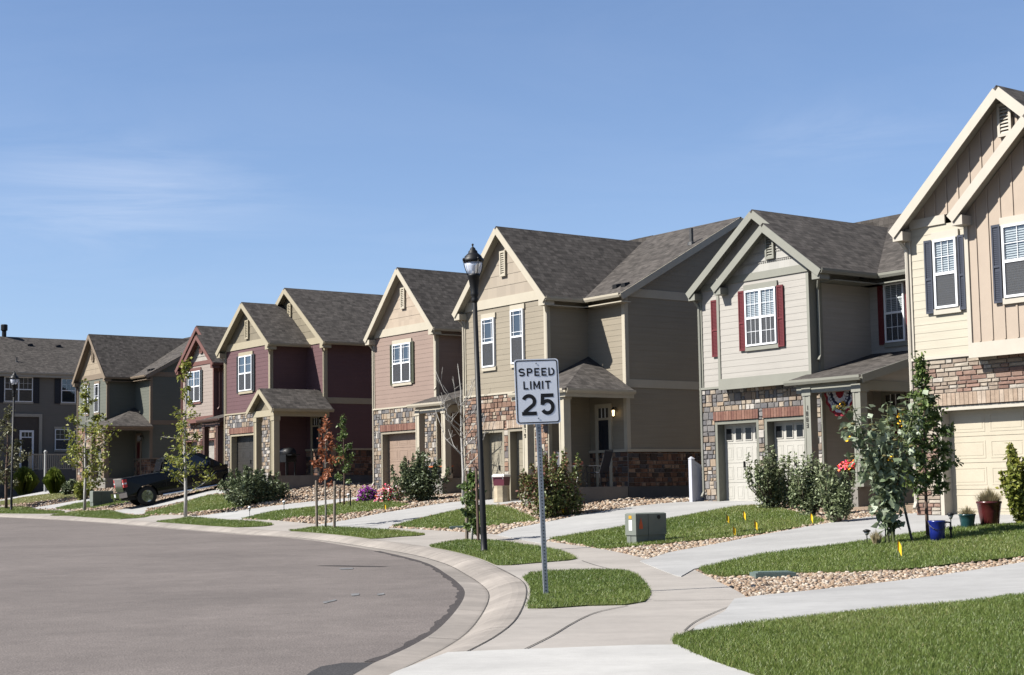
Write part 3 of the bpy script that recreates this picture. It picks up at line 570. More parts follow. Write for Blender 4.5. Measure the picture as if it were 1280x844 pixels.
            pr.slab([(la,-1.1,zz),(ex,-1.1,zz),(ex,D-.02,tz),(la,D-.02,tz)],.05); pf.slab([(la+.01,-1.09,zz-.055),(ex-.01,-1.09,zz-.055),(ex-.01,D-.03,tz-.055),(la+.01,D-.03,tz-.055)],.03)
            pf.beam((ex+.012,-1.1,zz-.1),(ex+.012,D-.03,tz-.1),.028,.2); pf.box(la+.2,ex-.3,-.95,-.7,zz-.34,zz-.06); pf.box(ex-.6,ex-.36,-.69,D-.1,zz-.34,zz-.1)
            gutter(root,(la,-1.1,zz),(ex,-1.1,zz),PT,(0,-1,0)); ztop=zz-.2
            c2=MB(); c2.face([(ex-.4,-.7,zz-.1),(ex-.4,D-.1,zz-.1),(ex-.4,D-.1,tz-.12)]); c2.build('porch_gable',S,root)
        else:
            c_,lo_,hi_=5.45,4.35,6.6; zz=3.08; zt=3.95
            for sgn,q in ((0,lo_),(1,hi_)): pr.slab([(c_,-1.15,zt),(q,-1.15,zz),(q,D-.02,zz),(c_,D-.02,zt)],.05); pf.slab([(c_,-1.14,zt-.055),(q,-1.14,zz-.055),(q,D-.03,zz-.055),(c_,D-.03,zt-.055)],.03); rake(pf,(c_,-1.162-.001*sgn,zt-.03),(q,-1.162-.001*sgn,zz-.03),.17,.028)
            pf.box(lo_+.2,hi_-.2,-.98,-.74,zz-.3,zz-.05); pf.box(hi_-.46,hi_-.22,-.73,D-.1,zz-.3,zz-.052); q=MB(); laps(q,PF(-.86),lambda z_:(c_-(zt-.1-z_)/.78,c_+(zt-.1-z_)/.78),zz-.04,zt-.14,.2); q.build('porch_gable',GB,root); gutter(root,(hi_,-1.15,zz),(hi_,D-.05,zz),PT,(1,0,0)); ztop=zz-.28
        pr.build('porch_roof',ROOF,root); pf.build('porch_beam',PT,root)
        pa,pb=p.get('posts',(4.78,6.32)); p1=post(root,pa,-.82,-.1 if pa<a1+.2 else zs,ztop,PT); post(root,pb,-.82,zs,ztop,PT)
        if p.get('num'): digits(p1,PF(-.82-.12),pa,2.45,p['num'],.115,METAL,.004)
        d0,d1=p.get('fd',(4.77,5.54)); front_door(root,RF,d0,d1,zs,2.92,PT,painted(key+' front door',p.get('fdc',(.03,.035,.05)),.35,.05,0)); wall_lamp(root,RF,min(d1+.24,A2-.14),2.62,p.get('lit',False),.85)
        pl=MB(); pl.pbox(RS,-.02,.1,-.1,3.,.0,.04); pl.build('corner_post_trim',PT,root)
    return root
BT=None
cream=(.78,.70,.55)
kwA=dict(prairie=True,blind=False)
H5=house('H5','tan house with tall pointed gable, two slim windows, red stone garage and lit porch lamp',dict(model='A',siding=(.47,.405,.305),trim=cream,jamb=(.46,.41,.31),gable=(.60,.51,.40),stone='red',brick='tan',door=(.47,.42,.32),D=1.64,A2=6.22,ze=6.2,zp=8.72,ac=2.32,zm=9.0,ledge=3.36,
 doors=[(1.02,2.1),(2.5,3.72)],panels=2,porch='hip',posts=(4.52,6.3),num='1879',lit=True,wins=[(1.1,1.78,4.28,5.86,1,0,kwA),(2.68,3.34,4.28,5.98,1,0,kwA)]))
kw7=dict(grid=(3,2),lowgrid=True,blind=True)
H7=house('H7','pale grey house with red shutters, nested double gables and grey stone around two garage doors',dict(model='B',siding=(.64,.60,.54),trim=(.42,.415,.35),jamb=(.33,.33,.27),gable=(.65,.63,.58),stone='grey',brick='red',door=(.76,.73,.65),shut=(.22,.035,.04),D=2.03,A2=6.35,ze=5.97,zp=7.93,ac=2.48,zm=8.5,ip=3.15,il=1.22,ledge=3.16,  # jamb colour darkened to carry the shade of its inner faces
 doors=[(.62,2.12),(2.52,4.02)],dwin=4,panels=4,porch='shed',num='1883',fdc=(.16,.012,.02),posts=(4.82,6.45),wins=[(2.16,3.3,4.2,5.72,2,.3,kw7),(5.0,5.66,4.16,5.72,1,-2.03,kw7)],
 shs=[(1.9,2.12,4.1,5.74,.3,0),(3.34,3.56,4.1,5.74,.3,0),(.52,.96,4.06,5.66,0,0),(4.78,4.96,4.12,5.74,0,2.03),(5.7,5.9,4.12,5.74,0,2.03)]))
BT=painted('tan_battens',(.69,.56,.44),.6,.04,.1)
kw8=dict(grid=(3,2),blind=True)
H8=house('H8','cream house with tan board and batten gables, navy shutters and wide cream garage door',dict(model='B',siding=(.80,.73,.58),trim=(.82,.75,.63),gable=(.66,.5,.375),batten=True,stone='ledge',brick='tan',door=(.82,.73,.56),shut=(.075,.085,.12),D=2.03,A2=6.4,ze=6.06,zp=8.56,ac=2.61,zm=9.2,ip=3.45,il=1.62,bl=1.72,a1=5.0,ledge=3.24,
 doors=[(.72,4.4)],panels=4,porch=None,wins=[(.72,1.3,4.28,5.72,1,0,kw8),(2.62,3.6,4.28,5.72,1,.3,kw8)],shs=[(.48,.67,4.2,5.74,0,0),(1.33,1.48,4.2,5.74,0,0),(2.37,2.57,4.2,5.76,.3,0),(3.65,3.85,4.2,5.76,.3,0)]))
H4=house('H4','dusty pink house with cream shake gable, olive shutters and one pinkish garage door',dict(model='A',siding=(.46,.335,.275),trim=cream,jamb=(.52,.46,.35),gable=(.69,.56,.43),stone='grey',brick='red',door=(.50,.365,.28),shut=(.13,.135,.085),D=1.64,A2=6.2,ze=5.99,zp=8.53,ac=2.3,zm=8.7,ledge=3.13,
 doors=[(.66,3.6)],panels=4,porch='shed',posts=(4.6,6.3),wins=[(1.52,2.8,4.1,5.6,2,0,dict(prairie=True,blind=False))],shs=[(1.32,1.5,4.03,5.62,0,0),(2.82,3.0,4.03,5.62,0,0)]))
H3=house('H3','maroon house with two stepped gables, small gabled porch and garage door coloured dark as an open garage',dict(model='C',siding=(.215,.115,.12),trim=(.62,.54,.38),gable=(.36,.31,.22),stone='grey',brick='red',door=(.06,.055,.05),shut=(.06,.065,.07),D=1.7,A2=5.85,ze=5.93,zp=7.9,ac=2.2,zp2=8.55,bg=0,ledge=3.1,a1=4.25,  # door colour stands in for the shade inside an open garage
 doors=[(.62,3.3)],panels=4,porch='gable',posts=(4.7,6.25),fd=(4.7,5.5),wins=[(1.42,2.66,4.08,5.6,2,0,dict(grid=(1,2),lowgrid=False,blind=False,screen=True))],shs=[(1.2,1.4,4.02,5.62,0,0),(2.69,2.88,4.02,5.62,0,0)]))
H2=house('H2','narrow pinkish grey house with brown trimmed double gables behind the young tree',dict(model='B',siding=(.52,.43,.37),trim=(.27,.125,.10),gable=(.58,.53,.47),stone='red',brick='tan',door=(.6,.56,.5),shut=(.10,.11,.11),D=2.03,A2=6.3,ze=5.97,zp=8.06,ac=2.4,zm=8.5,ip=3.05,il=1.3,ledge=3.15,
 doors=[(.62,1.9),(2.4,3.9)],panels=2,porch='shed',ptrim=(.13,.07,.055),posts=(4.6,6.1),fdc=(.05,.03,.03),wins=[(1.55,2.95,4.15,5.72,2,.3,dict(grid=(2,2),blind=False))],shs=[(1.32,1.5,4.1,5.74,.3,0),(2.99,3.16,4.1,5.74,.3,0)]))
H1=house('H1','grey green house with cream shake gable, slim windows and hipped porch roof',dict(model='A',siding=(.215,.225,.185),trim=(.36,.28,.20),gable=(.53,.43,.31),stone='red',brick='tan',door=(.27,.27,.225),D=1.66,A2=6.75,ze=6.15,zp=8.8,ac=2.4,zm=9.0,ledge=3.36,a1=4.55,
 doors=[(.9,2.1),(2.5,3.75)],panels=2,porch='hip',posts=(4.5,6.4),fdc=(.14,.02,.02),wins=[(1.1,1.75,4.2,5.85,1,0,kwA),(2.72,3.4,4.2,5.85,1,0,kwA)]))
# far left dark house seen from its long side
def far_house():
    q=atY(110,508,104); root=thing('house','dark grey brown house with white windows and a railed porch, farthest left','house',(q[0],q[1],1.85),math.atan2(E1[1],E1[0]),'houses in a row along the curving street')
    S=siding_mat('H0 siding',(.27,.245,.21)); TR=painted('H0 trim',(.6,.55,.46),.6,.05,.1); P=PS(0); ZE=8.05; w=MB(); laps(w,P,lambda z:(-16,3),-.5,ZE,.18); w.box(-9,-.01,-15.9,2.9,-.5,ZE); w.build('siding_wall',S,root)
    r=MB(); f=MB(); r.slab([(.45,-16.4,ZE),(.45,3.3,ZE),(-4.5,3.3,ZE+2.85),(-4.5,-16.4,ZE+2.85)],.06); r.slab([(-9.45,-16.4,ZE),(-9.45,3.3,ZE),(-4.5,3.3,ZE+2.85),(-4.5,-16.4,ZE+2.85)],.06); f.box(-.0,.42,-16.3,3.2,ZE-.3,ZE-.27); f.box(.42,.45,-16.3,3.2,ZE-.3,ZE-.06); g=MB()
    for b in (-16,3): g.face([(0,b,ZE),(-9,b,ZE),(-4.5,b,ZE+2.8)])
    g.build('gable_wall',S,root); r.build('roof',ROOF,root); f.build('fascia',TR,root); gutter(root,(.45,-16.4,ZE),(.45,3.3,ZE),TR,(1,0,0))
    k=.93
    for s0,s1,c in ((-5.75,-3.85,2),(-1.9,-.9,1),(-10.5,-8.5,2)): window(root,P,s0,s1,6.1,7.75,TR,c,grid=(3,2),blind=False,screen=False,d=.012)
    SH=painted('H0 shutter',(.03,.03,.04),.5,.05,0)
    for s in (-6.2,-3.8,-2.35,-.85,-11,-8.45): shutter(root,P,s,s+.4,6.02,7.8,SH,.012)
    # flat entry panel with shade put in its colour, door and railing
    t=MB(); 
    for s0,s1,z0,z1 in ((-5.3,-5.1,1.3,5.3),(-3.4,-3.2,1.3,5.3),(-5.1,-3.4,5.1,5.3)): t.pbox(P,s0,s1,z0,z1,.0,.12)
    t.build('entry_surround',TR,root); e=MB(); e.pbox(P,-5.1,-3.4,1.3,5.1,.017,.03); e.build('entry_shade_panel',painted('shaded_entry',(.12,.1,.085),.8,.1,0),root)
    front_door(root,lambda s,z,d:P(s,z,d+.03),-4.7,-3.75,1.5,4.2,VINYL,painted('H0 door',(.06,.05,.045),.4,.05,0))
    p=MB(); p.box(.02,2.,-5.2,1.2,-.3,1.5); p.build('porch_slab',FOUND,root); rl=MB()
    for s in np.arange(-4.5,1.2,.14): rl.box(1.87,1.93,s-.03,s+.03,1.6,2.5)
    rl.box(1.86,1.94,-4.55,1.2,2.5,2.58); rl.box(1.86,1.94,-4.55,1.2,1.56,1.62)
    for s in (-4.6,-1.7,1.1): rl.box(1.8,2.0,s-.1,s+.1,1.5,2.7)
    rl.build('railing',TR,root); b=MB(); b.box(1.7,2.05,-5.1,-4.7,-.3,1.6); b.build('porch_pier',TR,root)
    window(root,P,-2.3,-1.3,2.9,4.3,TR,1,blind=False,d=.012)
    for s in (-5.5,-2.9,-.9,2.): roof_vent(root,(-3.4,s,ZE+2.15),k=.9)
    vent_pipe(root,(-1.,-4.6,ZE+.8),.3); c=MB(); c.lathe([(.16,-.4),(.16,.55),(.24,.6),(.24,.95),(.2,1.)],10,(-4.6,-4.3,ZE+2.7)); c.build('chimney_pipe',METAL,root)
    return root
far_house()
# ------------------------------------------------------------------ ground
def px(pts,off=0.): return [tuple(G(x,y,off)[:2]) for x,y in pts]
def smooth_line(P,n=6):
    P=[np.array(p) for p in P]; out=[]
    for i in range(len(P)-1):
        p0=P[max(i-1,0)];p1=P[i];p2=P[i+1];p3=P[min(i+2,len(P)-1)]
        for k in range(n):
            t=k/n; out.append(.5*((2*p1)+(-p0+p2)*t+(2*p0-5*p1+4*p2-p3)*t*t+(-p0+3*p1-3*p2+p3)*t**3))
    out.append(P[-1]); return [tuple(p) for p in out]
def resample(P,st):
    P=np.array(P); d=np.r_[0,np.cumsum(np.linalg.norm(np.diff(P,axis=0),axis=1))]; n=max(2,int(d[-1]/st)+1); s=np.linspace(0,d[-1],n); return np.c_[np.interp(s,d,P[:,0]),np.interp(s,d,P[:,1])]
def inpoly(X,Y,poly):
    r=np.zeros(len(X),bool); n=len(poly)
    for i in range(n):
        x0,y0=poly[i];x1,y1=poly[(i+1)%n]
        c=((y0>Y)!=(y1>Y)); xx=(x1-x0)*(Y-y0)/(y1-y0+1e-12)+x0; r^=c&(X<xx)
    return r
def sheet(name,poly,off,mat,step=.6,zf=None,parent=None,edge=None):
    per=sum(math.dist(poly[i],poly[i-1]) for i in range(len(poly))); step=min(step,per/14)
    e=resample(list(poly)+[poly[0]],step)[:-1]; mn=e.min(0);mx=e.max(0)
    xs=np.arange(mn[0],mx[0],step);ys=np.arange(mn[1],mx[1],step); gx,gy=np.meshgrid(xs,ys); gx=gx.ravel();gy=gy.ravel(); k=inpoly(gx,gy,e); I=np.c_[gx[k],gy[k]]
    if len(I):
        dm=np.full(len(I),9.)
        for q in e: dm=np.minimum(dm,np.hypot(I[:,0]-q[0],I[:,1]-q[1]))
        I=I[dm>step*.45]
    V=[Vector(p) for p in np.r_[e,I]] if len(I) else [Vector(p) for p in e]; n=len(e)
    r=delaunay_2d_cdt(V,[(i,(i+1)%n) for i in range(n)],[],1,1e-6); X=np.array([v[:] for v in r[0]]); z=T(X[:,0],X[:,1])+off if zf is None else zf(X[:,0],X[:,1])
    F=[f for f in r[2]]; V3=np.c_[X,z]
    # keep faces whose centre is inside, upward winding, and add a skirt so the sheet has an edge
    FF=[]
    if not F: F=[list(range(n))]
    C=np.array([X[list(f)].mean(0) for f in F]); ok=inpoly(C[:,0],C[:,1],e)|(len(F)==1)
    for f,o in zip(F,ok):
        if o:
            a,b,c=[X[i] for i in f[:3]]; f=list(f)
            if np.cross(b-a,c-a)<0: f=f[::-1]
            FF.append(f)
    V3=list(map(tuple,V3))
    if edge:
        b0=len(V3); ez=T(e[:,0],e[:,1])+off
        for p,zz in zip(e,ez): V3+=[(p[0],p[1],zz),(p[0],p[1],zz-edge)]
        for i in range(n): j=(i+1)%n; FF.append([b0+2*i,b0+2*i+1,b0+2*j+1,b0+2*j])
    me=bpy.data.meshes.new(name); me.from_pydata(V3,[],FF); me.materials.append(mat); uvmap(me); me.update(); o=bpy.data.objects.new(name,me); link(o,parent); o['kind']='structure'; return o
def strip(name,line,d0,d1,off,mat,parent=None,kind='structure',prof=None,step=.3,wob=0.):
    "ribbon along a line between side offsets d0..d1 (left positive), or a profile [(d,z)]"
    L=resample(line,step); tg=np.gradient(L,axis=0); tg/=np.linalg.norm(tg,axis=1)[:,None]; nn=np.c_[-tg[:,1],tg[:,0]]; prof=prof or [(d0,off),(d1,off)]
    V=[];F=[]
    for i,p in enumerate(L):
        for jj,(d,zz) in enumerate(prof): q=p+nn[i]*(d*(1+wob*(math.sin(i*.21)*.5+math.sin(i*.57+1)*.35+rnd.uniform(-.1,.1))) if jj==0 else d); V.append((q[0],q[1],zz))
    V=np.array(V); V[:,2]+=T(V[:,0],V[:,1]); k=len(prof)
    for i in range(len(L)-1):
        for j in range(k-1): a=i*k+j; F.append((a,a+1,a+k+1,a+k))
    o=nmesh(name,V,F,mat,parent)
    if kind: o['kind']=kind
    return o
ASPH=asphalt_mat('asphalt',(.305,.262,.24)); ASPH2=asphalt_mat('asphalt_patch',(.10,.095,.095),.9); SEAL=asphalt_mat('crack_seal',(.115,.10,.095),.9)
CONC=concrete_mat('sidewalk_concrete',(.58,.53,.475)); CONC2=concrete_mat('driveway_concrete',(.62,.61,.59)); CONC3=concrete_mat('new_concrete',(.76,.74,.70)); CURBM=concrete_mat('curb_concrete',(.50,.445,.39),.2); JOINT=painted('joint_filler',(.10,.09,.08),.9,.2,.2)
ROCKG=soil_mat('rock_ground',[lin(c) for c in ((176,150,126),(198,174,150),(150,130,112),(212,192,170))]); LAWNM=soil_mat('lawn_soil',[(.13,.165,.045),(.16,.19,.06),(.12,.15,.04),(.2,.2,.08)],60.,.5); LAWND=soil_mat('dry_lawn_soil',[(.24,.23,.1),(.28,.25,.12),(.18,.2,.07)],60.,.5); EARTH=soil_mat('earth',[(.16,.13,.09),(.2,.165,.115),(.13,.11,.07)],6.)
# base terrain to the horizon
def base_ground():
    f=np.concatenate([-np.geomspace(40,900,14)[::-1]-12,np.arange(-50,22,1.),np.geomspace(22,900,14)]); f=np.unique(f); g=np.concatenate([-np.geomspace(1,900,14)[::-1]-4,np.arange(-4,112,1.),np.geomspace(112,1500,14)]); g=np.unique(g)
    X,Y=np.meshgrid(f,g); nx,ny=len(f),len(g); V=np.c_[X.ravel(),Y.ravel(),T(X.ravel(),Y.ravel())-.3]; i=np.arange(nx*ny).reshape(ny,nx); F=np.c_[i[:-1,:-1].ravel(),i[:-1,1:].ravel(),i[1:,1:].ravel(),i[1:,:-1].ravel()]
    o=nmesh('ground',V,F,EARTH); o['kind']='structure'
base_ground()
RD=-.1
Apx=[(-120,641.5),(0,646.5),(100,651.7),(200,659.8),(280,666.6),(360,672.2),(422.5,680.3),(490,691.6),(532,703),(560.6,718.6),(574,728.5),(583,740),(577,757),(551,786.6),(513.7,810),(467,831),(432,850)]
A=smooth_line(px(Apx,RD),6); A=[tuple(p) for p in resample(A,.5)]; A+= [(A[-1][0]-.6,A[-1][1]-1.6),(A[-1][0]-2.2,A[-1][1]-4.5),(A[-1][0]-6,A[-1][1]-10)]
road=A+[(-14,-40),(-90,-40),(-90,A[0][1]+18),(A[0][0]-30,A[0][1]+14)]
sheet('road',road,0,ASPH,1.,zf=lambda x,y:T(x,y)+RD)
curb=strip('curb',A,0,0,0,CURBM,prof=[(-.02,-.3),(-.02,-.094),(.26,-.112),(.3,-.118),(.33,-.105),(.44,-.06),(.52,-.035),(.6,-.012),(.68,0.),(.78,.004),(.8,-.25)],step=.25)
tk=strip('gutter_joint',A,.293,.304,-.110,JOINT,parent=curb,kind=None)
Anear=px([(475,689),(532,703),(560.6,718.6),(574,728.5),(583,740),(577,757),(551,786.6),(513.7,810),(474,828)],RD)
for ii in range(8,len(A)-6,6):
    a_=np.array(A[ii]); t_=np.array(A[ii+1])-np.array(A[ii-1]); t_=t_/np.linalg.norm(t_); n_=np.array([-t_[1],t_[0]]); jm=MB(); pr_=[(0,-.094),(.26,-.112),(.3,-.118),(.33,-.105),(.44,-.06),(.52,-.035),(.6,-.012),(.68,0.),(.77,.004)]
    P3=lambda d,z,s_: (*(a_+n_*d+t_*s_),T1(*(a_+n_*d))+z+.0035)
    for q in range(len(pr_)-1): jm.face([P3(*pr_[q],-.006),P3(*pr_[q],.006),P3(*pr_[q+1],.006),P3(*pr_[q+1],-.006)])
    jm.build('kerb_joint',JOINT,curb)
sl=strip('crack_seal',smooth_line(Anear,6),-.12,0.0,RD+.004,SEAL,step=.06,wob=.3); 
pt=sheet('asphalt_patch',px([(468,829),(432,850),(420,900),(330,905),(385,842),(405,832),(440,828)],RD),RD+.006,ASPH2,.3)
for pp in ([(395,707.4),(420,706.9),(470,708),(487,708.6),(470,709),(420,708.2)],): sheet('tar_mark',px(pp,RD),RD+.005,SEAL,.2)
BLUEP=painted('faded_blue_paint',(.272,.27,.27),.9,.35,.1,sc=6.)
for pp in ([(403,753),(420,749.5),(421,751),(405,755)],[(438,743),(449,742),(449,744.5),(440,745.5)],[(471,743),(480,741.5),(481,743.5),(472,745)],[(424,710.5),(442,710),(441,712),(425,712.5)]): sheet('utility_paint_mark',px(pp,RD),RD+.0065,BLUEP,.2)
# back of the sidewalk, yards behind it
Wpx=[(-120,629),(0,633),(69,637),(130,641),(211,643.5),(299,649),(394,654.7),(475,659),(558,663.6),(610,666.7),(685,676.5),(757,686.8),(825,702),(868,712),(896,726),(925,740),(938,749),(905,770),(857,788),(841,804),(888,827),(945,846),(1010,866)]
W=px(Wpx)
yard=[tuple(p) for p in resample(W,.8)]+[(W[-1][0]+1.,W[-1][1]-2.5),(12,2),(40,2),(60,40),(45,130),(-140,130),(-140,W[0][1]+26),(W[0][0]-30,W[0][1]+12)]
sheet('yard',yard,-.03,ROCKG,.8)
tgt=np.array(A); tg=np.gradient(tgt,axis=0); tg/=np.linalg.norm(tg,axis=1)[:,None]; Bc=tgt+np.c_[-tg[:,1],tg[:,0]]*.73
wk=[tuple(p) for p in Bc[:-2]]+[(W[-1][0]+1.,W[-1][1]-2.5)]+[tuple(p) for p in resample(W,.8)[::-1]]+[(W[0][0]-30,W[0][1]+11.6),(A[0][0]-30,A[0][1]+15)]
walk=sheet('sidewalk',wk,-.002,CONC,.6,edge=.2)
def joint(pts,w=.018,m=JOINT): return strip('expansion_joint',smooth_line(px(pts),5),-w/2,w/2,.006,m,parent=walk,kind=None,step=.15)
joint([(655,812.5),(690,795),(717,778.8),(745,766),(784.6,757.5)],.016); joint([(855,789),(870,777),(900,763),(938,749.5)],.012); joint([(816.6,751.5),(870,750.5),(937,749)],.014); strip('back_of_kerb_joint',A,.782,.794,.0035,JOINT,parent=walk,kind=None)
joint([(727,701),(745,707),(765,712)],.012); joint([(760,686.8),(800,690),(860,701)],.01); joint([(870,712),(840,703)],.012); joint([(645,722),(622,710)],.012)
apron=px([(560,817),(600,815),(654,813),(750,809.5),(845,806),(892,828.5),(950,848),(1000,880),(400,930),(478,850),(497,840)])
sheet('driveway',apron,.012,CONC3,.4,edge=.1)
# driveways and walks
DR=[[(800,702),(840,690),(950,669.3),(1043,653),(1096,645.3),(1145,642),(1180,641.5),(1300,636.5),(1420,630),(1420,640),(1300,652),(1227,657.5),(1199,659),(1120.6,670.6),(1060,679.6),(950,694),(868.4,711.4),(850,722)],
 [(620,669),(640,661),(726,644),(791,633.5),(839,628.6),(878,627),(905,626.5),(1011,624.5),(1011,628),(938,632.3),(860,644.3),(777.5,658.4),(684.7,674.2),(680,680)],
 [(395,658),(407,654.5),(470,643),(560,628.5),(603,625),(668,622),(668,626.5),(640,629.6),(610,631.5),(574,637),(525,648),(487,658.5),(484,663)],
 [(300,652),(300,648.8),(235,646.8),(331,634),(380,628),(449,621.5),(520,612),(530,612.5),(476,621),(449,624),(400,632.5),(340,640),(303,648.5)],
 [(180,643.4),(130,640.8),(160,635.5),(205,625),(255,615),(284,611.5),(330,610.5),(300,614),(264,618.3),(227,627),(184,636)],
 [(39,635.3),(60,632),(109,623.5),(125,620),(150,617),(125,624.5),(73,635.5)],
 [(0,625.5),(31,619),(73,613.5),(86,614),(73,616),(31,621),(0,626.8)],
 [(918,749.5),(925,747.5),(1040,736),(1160,722),(1300,700),(1300,744),(1200,754),(1060,766),(908.7,785),(858,790),(905,766)]]
for i,d in enumerate(DR): sheet('driveway' if i<6 or i==7 else 'path',px(d),.010,CONC2,.5,edge=.08)
jn=[G(870,711),G(1290,648)]
# lawns: kind, polygon
LAWNS=[([(-20,635),(0,634.5),(39,634.8),(81,639.7),(59,642.3),(0,641.9),(-20,641)],'g'),([(63,644.7),(87.5,640.3),(117,639.4),(156,643),(189,645),(156,648.6),(133,649.7),(100,648)],'g'),
 ([(185.5,653),(227,648),(249,647.5),(289,651),(342.5,656.4),(277,659.5),(219,655.6)],'g'),([(347,664.7),(360,663.8),(399,659),(425.6,659.8),(485,663.3),(532.7,668.8),(500.6,671),(457,674.2),(407,671),(360,666.4)],'g'),
 ([(530,684.3),(568.8,677),(610,677),(654.7,682.2),(697.7,689.4),(718,697),(718,700),(672,703.7),(618.6,707.6),(596,700),(560,690.8)],'g'),
 ([(648.4,725),(660,720),(673.7,716.6),(741,713.9),(781.4,714.9),(801.6,725),(811.7,738.5),(810,748.6),(795,756),(741,757),(648.4,762),(653.5,743.5)],'g'),
 ([(0,627),(31,621.5),(73,616.5),(87.5,616.5),(95,621),(62.5,625),(31,629),(0,631.5)],'d'),
 ([(69,635.2),(109,627.5),(161,623.6),(161,628),(118,635),(84,637.3)],'g'),
 ([(182,640.8),(227,628.8),(266,618.5),(289,621),(309.7,629),(309.7,633),(258,638.4),(211,643),(182,643)],'g'),
 ([(302,648.6),(336,640.5),(380,635),(407,632),(453.8,625.8),(477,625.2),(512,631.5),(469,637.5),(422.5,643.8),(360,647.7),(348.7,650.6)],'g'),
 ([(490,658),(526,648.5),(574,637.6),(610,632.3),(641,635.8),(672,651),(646,653.8),(610,658),(565,661.6),(517,660)],'g'),
 ([(686,674.4),(777.5,659),(860,644.8),(914,635.4),(940,633),(960,634),(994.7,641),(1030.8,652),(994.7,659.8),(934.5,669.3),(840,678.8),(757,686),(731,681.6)],'g'),
 ([(874,711.5),(950,694.8),(1060,680.2),(1120,671),(1199,660),(1240,658),(1310,656),(1400,652),(1400,682),(1310,691),(1280,696),(1199,704.4),(1133.7,711.9),(1040,715),(960,717.4),(908.7,720.5),(884.7,717.8)],'g'),
 ([(843.4,797),(908.7,786),(1060,767),(1200,755),(1310,744),(1420,800),(1420,950),(1100,950),(1010,868),(945,846.5),(888,827),(841,805)],'n')]
GV=[];GF=[];GT=[]
def blades(poly,kind):
    global GV
    P=np.array(poly); mn=P.min(0);mx=P.max(0); area=np.prod(mx-mn); Y=np.median(P[:,1])
    n=int(min(area*min(6500,3.4e5/Y**1.55*(2.0 if kind=='n' else 1.)),380000)); X=RG.uniform(mn[0],mx[0],n);Yy=RG.uniform(mn[1],mx[1],n)
    k=inpoly(X,Yy,poly)&(Yy>7)
    # nothing far outside the frame
    X=X[k];Yy=Yy[k]; keep=(np.abs(X/Yy)<.44); X=X[keep];Yy=Yy[keep]; n=len(X)
    if n==0: return
    X=X+RG.normal(0,.012,n);Yy=Yy+RG.normal(0,.012,n); z=T(X,Yy)+.008; f=np.clip(Yy/14,1,5)
    patch=np.sin(X*1.7+np.sin(Yy*.9)*2)*np.sin(Yy*1.1+X*.4)*.5+.5
    h=RG.uniform(.022,.05,n)*(.8+.4*patch)*(.7+.3*np.minimum(f,2.2)); h=np.where(kind=='d',h*.8,h)
    w=.0036*f*RG.uniform(.7,1.4,n); a=RG.uniform(0,2*np.pi,n); ln=RG.uniform(.2,.9,n)*h; b=RG.uniform(0,2*np.pi,n)
    dx,dy=np.cos(a)*w/2,np.sin(a)*w/2; lx,ly=np.cos(b)*ln,np.sin(b)*ln
    V=np.stack([np.c_[X-dx,Yy-dy,z],np.c_[X+dx,Yy+dy,z],np.c_[X+dx*.7+lx*.4,Yy+dy*.7+ly*.4,z+h*.62],np.c_[X+lx,Yy+ly,z+h],np.c_[X-dx*.7+lx*.4,Yy-dy*.7+ly*.4,z+h*.62]],1).reshape(-1,3)
    b0=sum(len(v) for v in GV); F=b0+np.arange(n)[:,None]*5+np.arange(5)[None]
    GV.append(V);GF.append(F); p2=np.sin(X*.55+1.3*np.sin(Yy*.33+X*.2))*np.sin(Yy*.47+np.sin(X*.8))*.5+.5; t=RG.uniform(0,.45,n)*.9+patch*.12+p2*.26+(0 if kind!='d' else .38); dry=RG.random(n)<(.05+.10*(p2>.72) if kind!='d' else .4); t=np.where(dry,RG.uniform(.72,1,n),t); GT.append(np.clip(t,0,1))
for pl,kd in LAWNS:
    P=px(pl); P=[tuple(p) for p in resample(smooth_line(P+[P[0]],4),.4)][:-1]
    if kd=='g':
        Q=[]
        for p in P:
            dd=np.hypot(tgt[:,0]-p[0],tgt[:,1]-p[1]); i_=int(dd.argmin()); n_=np.array([-tg[i_,1],tg[i_,0]]); o_=(np.array(p)-tgt[i_])@n_
            Q.append(tuple(np.array(p)+n_*max(0,.84-o_)) if o_<.84 else p)
        P=Q
    o=sheet('lawn',P,.012,LAWND if kd=='d' else LAWNM,.45,edge=.04); blades(P,kd)
GRASS=leaf_mat('grass_blades',[(.06,.098,.02),(.112,.165,.033),(.165,.218,.05),(.225,.25,.075),(.35,.31,.15)],.3,.45)
g=nmesh('grass',np.concatenate(GV),np.concatenate(GF),GRASS,None,np.concatenate(GT),smooth=True); tag(g,'short mown green grass on the lawns and parkway strips','grass',kind='stuff')
